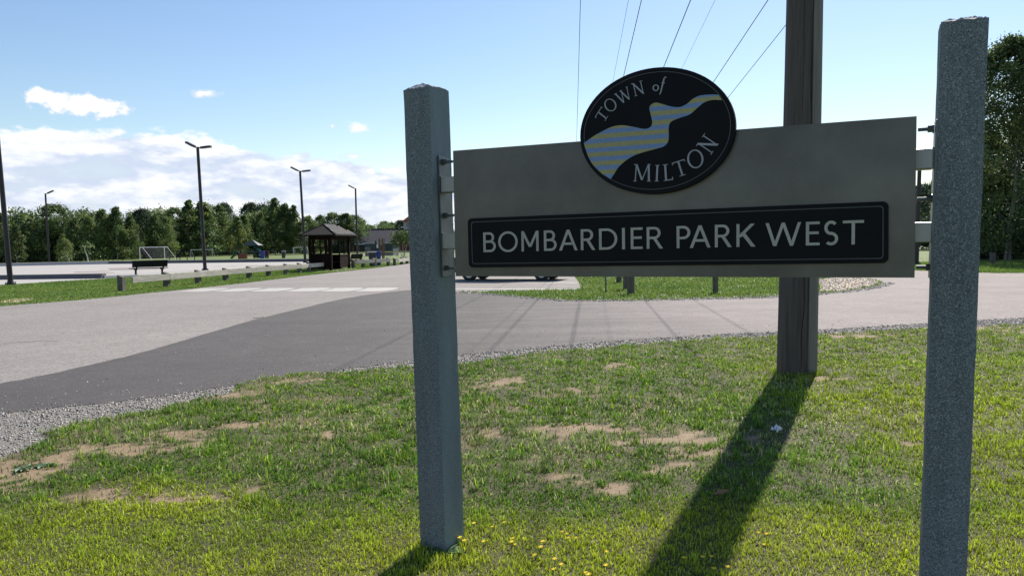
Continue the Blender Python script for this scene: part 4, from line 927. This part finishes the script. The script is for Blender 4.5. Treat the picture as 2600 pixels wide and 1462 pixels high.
def goal(label, p0, p1, h, depth, rad, net=True, legs=True):
    a = Vector((*p0, 0)); b = Vector((*p1, 0)); d = b-a; n = Vector((-d.y, d.x, 0)).normalized()*depth
    root = thing('soccer_goal', label, 'goal', a, 0, 'goals on the field')
    Z_ = Vector((0, 0, h)); fr = MB().tube(Vector(), Z_, rad).tube(d, d+Z_, rad).tube(Z_, d+Z_, rad); fr.build('goal_frame', white_m, root)
    bk = MB()
    for q_ in (Vector(), d): bk.tube(q_+Z_, q_+Z_+n*.25, rad*.7).tube(q_+Z_+n*.25, q_+n+Z_*.25, rad*.7).tube(q_+n+Z_*.25, q_+n, rad*.7)
    bk.tube(n, d+n, rad*.7); bk.build('back_frame', white_m, root)
    if net:
        m = MB(); k = 12
        for i in range(k+1):
            q_ = d*i/k; m.tube(q_+Z_, q_+n, .008, None, 3, False)
        for j in range(7):
            t = j/7; m.tube(Z_*(1-t)+n*t, d+Z_*(1-t)+n*t, .008, None, 3, False)
            for q_ in (Vector(), d): m.tube(q_+Z_*(1-t)+n*t, q_+Z_*(1-t), .006, None, 3, False)
        m.build('net', net_m, root)
    return root
ga = gd(353, 663); gb_ = (at(415, 660, ga[1]-1.5).x, ga[1]-1.5)
goal('white goal with net behind the black bench', ga, gb_, 1.72, 1.5, .035)
gA = (at(480, 640, 118).x, 118); gB = (at(534, 640, 118).x, 118); goal('far white goal left of the playground near the two-headed lamp post', gA, gB, 1.25, .9, .03, False)
gA = (at(738, 640, 110).x, 110); gB = (at(773, 640, 110).x, 110); goal('far white goal frame beside the shelter wall', gA, gB, 1.35, .9, .03, False)
o = MB().tube((0, 0, .12), (1.6, 0, .12), .10, None, 8).build('white_roll', white_m); o.location = (*gd(416, 662), 0); tag(o, 'white pipe lying on the grass right of the goal', 'pipe')
# playground
pg = gd(640, 648); PY = 104.0
def pgx(x): return at(x, 645, PY).x
pl = thing('play_structure', 'green playground structure with slides in front of the treeline', 'playground', (pgx(640), PY, 0), 0)
for x in (600, 606, 640, 648, 655): 
    MB().tube((pgx(x)-pgx(640), 0, 0), (pgx(x)-pgx(640), 0, 1.75), .06, None, 6).build('post', dark_green, pl)
MB().add([(-1.4, -1, 1.75), (.9, -1, 1.75), (.9, 1, 1.75), (-1.4, 1, 1.75), (-.2, 0, 2.5)], [(0, 1, 4), (1, 2, 4), (2, 3, 4), (3, 0, 4)]).build('canopy', dark_green, pl)
MB().box((-.4, 0, .85), (2.2, 1.5, .1)).build('deck', dark_green, pl)
MB().box((-1.5, 0, .35), (1.0, .5, .7)).build('climbing_panel', redroof_m, pl)
MB().box((.3, -.2, .55), (.8, .1, .9)).build('climbing_panel', wood_brown, pl)
for a_, b_2, z0, z1 in ((.2, 1.8, 1.7, .12), (-1.9, -2.9, 1.0, .1), (.1, .9, .95, .1)):
    sl = MB()
    for yy in (-.75, -.25):
        d0 = Vector((a_, yy, z0)); d1 = Vector((b_2, yy, z1)); sl.tube(d0, d1, .09, None, 6)
    sl.add([(a_, -.75, z0-.06), (a_, -.25, z0-.06), (b_2, -.25, z1-.06), (b_2, -.75, z1-.06)], [(0, 1, 2, 3)])
    sl.build('slide', green_slide, pl)
MB().box((1.6, .2, .5), (.5, .1, 1.0)).build('red_panel', red_m, pl)
pb = bin_('small blue bin by the playground slide', pgx(666), PY-1, .55, .9, blue_m, blue_m)
pb = bin_('dark bin on the far field right of the playground', pgx(719), PY-1, .5, .85, bin_m, trim_m)
sw = thing('climbing_frame', 'far climbing frame of dark posts beside the goal left of the playground', 'climbing frame', (pgx(492), PY-8, 0))
for x in (0, .9, 1.3, 2.2, 3.1): MB().tube((x, 0, 0), (x, 0, 1.15), .05, None, 6).build('post', black_metal, sw)
MB().tube((0, 0, 1.15), (3.1, 0, 1.15), .045, None, 6).build('bar', black_metal, sw)

# ------------------------------------------------------------------ parked car behind the sign
c0 = gd(1180, 706.5); c1 = gd(1362, 706.5)
ang = math.atan2(c1[1]-c0[1], c1[0]-c0[0]); WB = 2.85
cc = ((c0[0]+c1[0])/2, (c0[1]+c1[1])/2)
car = thing('parked_car', 'dark car parked in the lot behind the sign, only its wheels showing below the panel', 'car', (*cc, 0), ang)
Lc = math.hypot(c1[0]-c0[0], c1[1]-c0[1]); hw = Lc/2
pr_ = [(-hw-.95, .45), (-hw-.98, .85), (-hw-.7, 1.0), (-hw-.1, 1.08), (-hw+.4, 1.55), (hw-1.2, 1.6), (hw-.2, 1.1), (hw+.75, .95), (hw+.9, .7), (hw+.88, .35), (hw+.42, .32)]
ar = [(hw+.36*math.cos(R(a)), .33+.36*math.sin(R(a))) for a in range(0, 181, 30)]; al = [(-hw+.36*math.cos(R(a)), .33+.36*math.sin(R(a))) for a in range(0, 181, 30)]
prof = pr_+ar+[(hw-.42, .26), (-hw+.42, .26)]+al+[(-hw-.42, .3)]
body = MB().prism(prof, 0.0, 1.75).build('body', car_m, car, bevel=.03)
bm = bmesh.new(); bm.from_mesh(body.data); bmesh.ops.recalc_face_normals(bm, faces=bm.faces[:]); bm.to_mesh(body.data); bm.free()
MB().prism([(-hw+.1, 1.12), (-hw+.5, 1.48), (-.15, 1.52), (-.15, 1.12)], -.012, .02).build('side_window', glass_m, car)
MB().prism([(.0, 1.12), (.0, 1.52), (hw-1.25, 1.5), (hw-.45, 1.12)], -.012, .02).build('side_window', glass_m, car)
for x in (-hw, hw):
    for y0_, y1_ in ((-.01, .21), (1.54, 1.76)):
        w_ = MB().tube((x, y0_, .33), (x, y1_, .33), .33, None, 24).build('wheel', tyre_m, car)
        yy = y0_-.012 if y0_ < 1 else y1_+.012
        MB().tube((x, yy, .33), (x, (y0_+y1_)/2, .33), .20, None, 16).build('rim', rim_m, w_)
MB().box((hw+.82, .3, .72), (.12, .35, .12)).build('headlight', trim_m, car); MB().box((hw+.82, 1.45, .72), (.12, .35, .12)).build('headlight', trim_m, car)

# ------------------------------------------------------------------ trees
def leaf_mesh(name, clumps, per, size, seed, m, squash=.75):
    r_ = np.random.default_rng(seed); n = len(clumps)*per; C = np.repeat(np.array([c[:3] for c in clumps]), per, 0); rad = np.repeat(np.array([c[3] for c in clumps]), per)
    off = r_.normal(0, .5, (n, 3)); off[:, 2] *= squash; P = C+off*rad[:, None]
    a = r_.normal(0, 1, (n, 3)); a /= np.linalg.norm(a, axis=1)[:, None]; b = r_.normal(0, 1, (n, 3)); b -= (b*a).sum(1)[:, None]*a; b /= np.linalg.norm(b, axis=1)[:, None]
    s = size*r_.uniform(.6, 1.3, n)[:, None]
    V = np.stack([P-a*s*.5, P+b*s*.32, P+a*s*.5, P-b*s*.32], 1).reshape(-1, 3)
    ct = np.repeat(r_.uniform(.65, 1.35, len(clumps)), per)*r_.uniform(.75, 1.3, n); hue = np.repeat(r_.uniform(0, 1, len(clumps)), per)
    col = np.stack([ct*(.9+.35*hue), ct, ct*(1.05-.3*hue)], 1)
    F = np.arange(n*4).reshape(-1, 4)
    me = npmesh(name, V, F, m, attr=np.repeat(col, 4, 0)); d = me.data; bpy.data.objects.remove(me); return d
def crown_clumps(kind, H, Rm, K, seed, low=.07):
    rr = random.Random(seed); out = []
    lobes = [(rr.uniform(0, 2*PI), rr.uniform(.25, .9), rr.uniform(.75, 1.2)) for _ in range(7)]
    for k in range(K):
        t = rr.random()**.85*(1-low)+low
        if kind == 'birch': prof = (math.sin(PI*min(t*.93+.07, 1)**.75)**.7)*(1 if t < .75 else .9)
        elif kind == 'round': prof = math.sqrt(max(0, 1-((t-.52)/.50)**2))
        elif kind == 'pine': prof = (1-t)**.6*(.75+.3*math.sin(t*22+seed))+.08
        else: prof = (math.sin(PI*t**.6)**.5)
        a = rr.uniform(0, 2*PI); r = Rm*prof*math.sqrt(rr.uniform(.15, 1))
        for la, lt, lg in lobes:
            if abs(t-lt) < .15: r *= 1+(lg-1)*max(0, math.cos(a-la))
        out.append((math.cos(a)*r, math.sin(a)*r, H*t, Rm*rr.uniform(.20, .42)*(1 if t < .85 else .6)))
    for k in range(5): out.append((rr.uniform(-.18, .18)*Rm, rr.uniform(-.18, .18)*Rm, H*(.93+.02*k), Rm*.14))
    return out
def trunk_mesh(H, r, clumps, seed, m, multi=1, limbs=12):
    rr = random.Random(seed); mb = MB()
    for q_ in range(multi):
        bx_ = (q_-(multi-1)/2)*r*3; top_ = Vector((rr.uniform(-.1, .1)*H+bx_*3, rr.uniform(-.06, .06)*H, H*.85)); pts = [Vector((bx_, 0, -.1)).lerp(top_, t)+Vector((rr.uniform(-1, 1), rr.uniform(-1, 1), 0))*r*1.2*(t > 0) for t in (0, .2, .4, .6, .8, 1)]
        for i in range(5): mb.tube(pts[i], pts[i+1], r*(1-i*.18), r*(1-(i+1)*.18), 7, False)
        for c in rr.sample(clumps, min(limbs, len(clumps))):
            t = max(.15, min(.8, c[2]/H-.12)); i = min(int(t/.2), 4); p = pts[i].lerp(pts[i+1], t/.2-i) if i < 5 else pts[5]
            mb.tube(p, Vector(c[:3]), r*.35*(1.1-t), r*.08, 5, False)
    o = mb.build('trunk', m); d = o.data; bpy.data.objects.remove(o); return d
VAR = []
for i, (kd, H, Rm, K, m_, bk, low) in enumerate((('birch', 8, 1.6, 80, leaf_m, bark, .06), ('birch', 8, 1.9, 90, leaf_m, bark, .05), ('oval', 8, 2.4, 105, leaf_m, bark_dark, .05), ('oval', 8, 2.8, 115, leaf_m, bark_dark, .04),
                                                 ('round', 8, 3.0, 115, leaf_m, bark_dark, .06), ('pine', 8, 2.2, 90, leaf_dark, bark_dark, .12), ('round', 8, 3.0, 110, leaf_dark, bark_dark, .05), ('birch', 8, 2.3, 100, leaf_yel, bark, .05))):
    cl = crown_clumps(kd, H, Rm, K, 40+i, low); VAR.append((leaf_mesh('crown', cl, 85, .27, 60+i, m_), trunk_mesh(H, .075, cl, 80+i, bk)))
def tree(name, v, x, y, h, wf, rz, label, group=None, cat='tree'):
    r_ = thing(name, label, cat, (x, y, 0), rz, group); r_.scale = (h/8*wf, h/8*wf, h/8)
    for nm, me in zip(('crown', 'trunk'), VAR[v]):
        o = bpy.data.objects.new(nm, me); COL.objects.link(o); o.parent = r_
    return r_
# name, variant, x reading of the top, y reading of the top, distance, width factor, label
front = [
 ('birch_tree', 2, 3, 540, 104, 1.0, 'green tree at the left edge of the view beside the nearest lamp post'),
 ('birch_tree', 0, 38, 566, 101, 1.1, 'short birch with pale twin trunk right of the nearest lamp post'),
 ('broadleaf_tree', 3, 75, 553, 106, .9, 'broad tree between the nearest lamp post and the far left lamp post'),
 ('broadleaf_tree', 4, 135, 520, 110, 1.0, 'tallest round-topped tree behind the far left lamp post'),
 ('birch_tree', 7, 157, 590, 99, .8, 'small bright green leaning tree right of the far left lamp post'),
 ('broadleaf_tree', 2, 185, 553, 107, .9, 'dark tree just right of the round-topped tree'),
 ('birch_tree', 1, 222, 548, 106, 1.0, 'tree with a thin bare birch in front of it at far left'),
 ('broadleaf_tree', 2, 254, 531, 108, .8, 'narrow tree with pointed top left of the goal'),
 ('birch_tree', 1, 290, 525, 106, .9, 'taller birch with feathery top left of the goal'),
 ('broadleaf_tree', 3, 325, 548, 105, .7, 'mid green tree just left above the goal'),
 ('broadleaf_tree', 6, 357, 530, 112, .75, 'dark round-topped tree directly behind the goal'),
 ('broadleaf_tree', 2, 388, 543, 107, .8, 'tree rising above the black bench'),
 ('broadleaf_tree', 3, 412, 547, 105, .8, 'bushy tree right of the goal'),
 ('broadleaf_tree', 4, 440, 527, 110, .8, 'round green tree left of the birch pair by the tall lamp'),
 ('birch_tree', 0, 472, 507, 103, 1.2, 'tall birch with pale trunk left of the tall two-headed lamp'),
 ('birch_tree', 1, 508, 512, 101, 1.25, 'wide birch directly behind the tall two-headed lamp, reaching the ground'),
 ('broadleaf_tree', 2, 547, 520, 106, .9, 'tree right of the tall two-headed lamp'),
 ('pine_tree', 6, 563, 516, 116, .7, 'dark rounded crown showing above the trees right of the tall lamp'),
 ('birch_tree', 7, 596, 548, 100, .9, 'lighter green tree left above the playground'),
 ('broadleaf_tree', 3, 612, 545, 108, .7, 'dim tree behind the playground slide'),
 ('pine_tree', 6, 632, 515, 120, .8, 'dark tall crown above the playground'),
 ('pine_tree', 6, 663, 519, 121, .8, 'second dark crown above the playground, slightly lower'),
 ('broadleaf_tree', 7, 655, 537, 112, .7, 'yellow green crown in front of the dark pines'),
 ('birch_tree', 0, 689, 502, 102, 1.1, 'tallest feathery birch right of the playground'),
 ('birch_tree', 1, 715, 517, 100, 1.05, 'birch with hanging branches above the dark field bin'),
 ('birch_tree', 0, 739, 520, 100, 1.05, 'birch just left of the lamp post by the shelter'),
]
back = [(775, 546, 150), (806, 544, 155), (832, 539, 150), (868, 540, 150), (893, 545, 152), (912, 556, 158), (930, 568, 170), (965, 560, 190), (985, 562, 195), (1008, 557, 190), (1035, 556, 190)]
def deep(px):
    t = min(max((px-230)/380, 0), 1); return 1+.40*t*t*(3-2*t)
for i, (nm, v, px, py, Y, wf, lb) in enumerate(front):
    Y = Y*deep(px)
    p = at(px, py, Y); tree(nm, v, p.x, Y, p.z*1.0, wf*1.02, random.uniform(0, 6.28), lb, 'trees of the line beyond the field')
bl_lab = ['tree at left behind the shelter roof, right of the lamp post', 'tree above the left slope of the shelter roof', 'tree above the peak of the shelter roof', 'brightest green tree right of the shelter roof peak', 'green tree touching the single-headed lamp post', 'tree sloping down right of the single-headed lamp post', 'lowest tree top where the sky dips above the long roof', 'dark distant pine above the long grey roof', 'distant crown above the middle of the long roof', 'distant dark crown left of the cupola', 'distant crown behind the cupola']
for i, (px, py, Y) in enumerate(back):
    p = at(px, py, Y); tree('distant_tree', (3, 2, 4, 3, 4, 2, 3, 6, 3, 6, 3)[i], p.x, Y, p.z, .95, random.uniform(0, 6.28), bl_lab[i], 'trees behind the shelter and the long building')
# second row filling the gaps low down, one green mass
def wood(name, rd, h, n, seed, label, m=leaf_m, sz=.36, per=26, rad=1.1):
    """rd: list of (x reading, distance) the wood follows"""
    rr = random.Random(seed); cl = []
    for i in range(n):
        t = rr.random()*(len(rd)-1); k = min(int(t), len(rd)-2); f = t-k; Y = rd[k][1]*(1-f)+rd[k+1][1]*f; px = rd[k][0]*(1-f)+rd[k+1][0]*f
        p = at(px, 600, Y); top_ = .78+.22*math.sin(px*.041+seed)+.12*math.sin(px*.13)
        cl.append((p.x+rr.uniform(-.5, .5), Y+rr.uniform(-3, 3), h*Y/112*rr.uniform(.02, 1)*top_, rad))
    me = leaf_mesh(name, cl, per, sz, seed, m); o = bpy.data.objects.new(name, me); COL.objects.link(o); tag(o, label, 'woodland', kind='stuff'); return o
wood('undergrowth', [(-120, 112), (0, 112), (230, 114), (400, 132), (600, 160), (780, 165)], 6.6, 6000, 5, 'dark undergrowth filling the foot of the far treeline', leaf_m, .40, 30, 1.0)
wood('undergrowth', [(740, 166), (1080, 172)], 3.9, 800, 6, 'undergrowth behind the long building')
wood('distant_wood', [(1060, 170), (1500, 175), (2200, 120), (2800, 110)], 6.5, 2200, 8, 'distant wood continuing behind the sign')
# thin bare birches in the field edge
for px, py0, py1, lb in ((222, 661, 617, 'thin pale bare birch standing in front of the far left trees'), (176, 662, 640, 'thin leaning birch trunk beside the far left lamp post')):
    b0 = gd(px, py0); hh = at(px, py1, b0[1]).z
    r_ = thing('birch_sapling', lb, 'tree', (*b0, 0)); MB().path([Vector((0, 0, 0)), Vector((-.1, 0, hh*.4)), Vector((-.35, 0, hh*.7)), Vector((-.3, 0, hh))], .06, 5).build('trunk', bark, r_)
    cl = [(random.uniform(-1, .6), random.uniform(-.6, .6), hh*random.uniform(.5, 1.2), .5) for _ in range(12)]; o = bpy.data.objects.new('crown', leaf_mesh('crown', cl, 14, .2, 5, leaf_m)); COL.objects.link(o); o.parent = r_
# small multi-stem tree by the shed
p = at(1012, 652, 84); cl = []
rr = random.Random(3)
for k in range(60):
    a, b = rr.uniform(0, 2*PI), math.sqrt(rr.random()); cl.append((math.cos(a)*b*1.15, math.sin(a)*b*1.15, 2.25+rr.uniform(-.85, .75)*(1.2-.5*b), .38))
sm = thing('small_tree', 'small airy tree with several pale stems in front of the red gable', 'tree', (p.x+.1, 84, 0))
o = bpy.data.objects.new('crown', leaf_mesh('crown', cl, 34, .17, 9, leaf_m)); COL.objects.link(o); o.parent = sm
for dx_ in (-.5, 0, .45): MB().tube((dx_*.15, 0, 0), (dx_, 0, 1.7), .045, .03, 6).build('stem', bark, sm)
# large trees at the right edge
def big_tree(label, x, y, H, Rm, seed, m_=leaf_dark, bk=bark_grey, leaf=.19, K=330, per=150, low=.03, name='birch_tree', kind='oval'):
    cl = crown_clumps(kind, H, Rm, K, seed, low); cl = [(c[0], c[1], c[2], c[3]*.75) for c in cl]
    r_ = thing(name, label, 'tree', (x, y, 0), 0, 'large trees at the right edge')
    for nm, me in (('crown', leaf_mesh('crown', cl, per, leaf, seed+1, m_)), ('trunk', trunk_mesh(H, .085, cl, seed+2, bk, 2, 14))):
        o = bpy.data.objects.new(nm, me); COL.objects.link(o); o.parent = r_
    return r_
p = at(2545, 105, 47); big_tree('large birch rising beside the right granite post, white limbs in its dark crown', p.x, 47, p.z, 3.3, 101, leaf_m, bark_grey, .18, 330, 120)
p = at(2660, 140, 50); big_tree('large tree cut by the right edge of the view', p.x, 50, p.z, 3.6, 131)
p = at(2460, 330, 53); big_tree('shorter dark tree just behind the right granite post', p.x, 53, p.z, 2.6, 151, K=150)
wood('undergrowth', [(2440, 52), (2900, 52)], 9.5, 700, 12, 'dark undergrowth at the foot of the right trees', leaf_dark, .26, 90, 1.1)
for px, py, Y, lb in ((2325, 470, 85, 'distant dark tree in the gap beside the right granite post'), (2365, 455, 90, 'distant tree half hidden by the right granite post'), (2420, 420, 88, 'distant tree behind the right granite post')):
    p = at(px, py, Y); tree('distant_tree', 6, p.x, Y, p.z, .8, random.uniform(0, 6), lb, 'trees far off on the right')

# ------------------------------------------------------------------ small things on the lawn
gx0, gy0 = gd(1953, 1098)
rr = random.Random(4); g = 9; cv = []; cf = []
for i in range(g):
    for j in range(g): cv.append(((i/(g-1)-.5)*.085+rr.uniform(-.008, .008), (j/(g-1)-.5)*.07+rr.uniform(-.008, .008), .012+.045*(1-((i-4)**2+(j-4)**2)/34)+rr.uniform(-.013, .013)))
for i in range(g-1):
    for j in range(g-1): k = i*g+j; cf.append((k, k+g, k+g+1, k+1))
o = MB().add(cv, cf).build('paper_scrap', litter_m); sd = o.modifiers.new('thickness', 'SOLIDIFY'); sd.thickness = .002; o.location = (gx0, gy0, .035); o.rotation_euler = (0, 0, .7); tag(o, 'crumpled white paper scrap on the grass right of the pole shadow', 'litter')
gx0, gy0 = gd(1812, 1262)
o = MB().add([(-.05, 0, 0), (0, -.03, .012), (.06, 0, .03), (0, .035, .02), (0, 0, 0)], [(0, 1, 4), (1, 2, 4), (2, 3, 4), (3, 0, 4)]).build('dry_leaf', deadleaf_m); o.location = (gx0, gy0, .05); o.modifiers.new('thickness', 'SOLIDIFY').thickness = .001; tag(o, 'curled brown dry leaf lying in the shadow of the pole', 'leaf')
def flower(px, py, hd, label, group):
    x, y = gd(px, py, .07); r_ = thing('dandelion', label, 'flower', (x, y, .02), random.uniform(0, 6), group)
    MB().tube((0, 0, 0), (random.uniform(-.006, .006), 0, .055), .0012, None, 5).build('stem', stem_m, r_)
    m = MB(); n = 18; s_ = hd*1.3
    v = [(0, 0, .060)]
    for i in range(n):
        a = 2*PI*i/n; rr_ = s_*(1 if i % 2 else .72); v.append((math.cos(a)*rr_, math.sin(a)*rr_, .058+(.003 if i % 2 else 0)))
    m.add(v, [(0, i+1, (i+1) % n+1) for i in range(n)]); m.tube((0, 0, .052), (0, 0, .0595), .003, .006, 8); m.build('flower_head', petal_m, r_)
fl = [(1192, 1318), (1238, 1327), (1268, 1316), (1156, 1354), (1168, 1362), (1290, 1356), (1287, 1365), (1296, 1372), (1216, 1364), (1365, 1364), (1415, 1340), (1426, 1345), (1429, 1355), (1449, 1355), (1526, 1390), (1395, 1408), (1412, 1422), (1524, 1424), (1345, 1398), (1360, 1378), (1473, 1443), (1480, 1447), (1392, 1434)]
for i, (px, py) in enumerate(fl): flower(px, py, random.uniform(.009, .013), 'small yellow dandelion flower in the patch right of the left granite post', 'dandelions by the left granite post')
for i, (px, py) in enumerate([(1720, 1405), (1768, 1403), (1790, 1402), (1796, 1432), (1831, 1428), (1922, 1372), (1928, 1345), (1909, 1342)]): flower(px, py, random.uniform(.008, .012), 'small yellow dandelion flower in and beside the pole shadow', 'dandelions by the pole shadow')
def weed(px, py, s, label, n=14):
    x, y = gd(px, py); r_ = thing('weed', label, 'weed', (x, y, .03)); m = MB()
    for i in range(n):
        a = random.uniform(0, 6.28); L = s*random.uniform(.6, 1.1); d = Vector((math.cos(a), math.sin(a), 0)); q_ = Vector((-d.y, d.x, 0)); w = L*.22; z = Vector((0, 0, 1))
        v = [Vector(), d*L*.4+q_*w+z*L*.22, d*L*.75+q_*w*.8+z*L*.25, d*L+z*L*.1, d*L*.75-q_*w*.8+z*L*.25, d*L*.4-q_*w+z*L*.22, d*L*.5+z*L*.17]
        m2 = MB().add(v, [(0, 1, 6), (1, 2, 6), (2, 3, 6), (3, 4, 6), (4, 5, 6), (5, 0, 6)]); m2.build('leaf', weed_m, r_)
weed(62, 1190, .10, 'broad-leaved weed on bare soil at the left edge, the left of two')
weed(110, 1184, .08, 'broad-leaved weed on bare soil at the left edge, the right of two')
weed(1118, 1408, .12, 'leafy weed at the foot of the left granite post')
print('done', len(bpy.data.objects), 'triangles', sum(len(p.vertices)-2 for me in bpy.data.meshes if len(me.polygons) < 3000 for p in me.polygons)+sum(len(me.polygons)*(2 if len(me.polygons[0].vertices) == 4 else 1) for me in bpy.data.meshes if len(me.polygons) >= 3000))
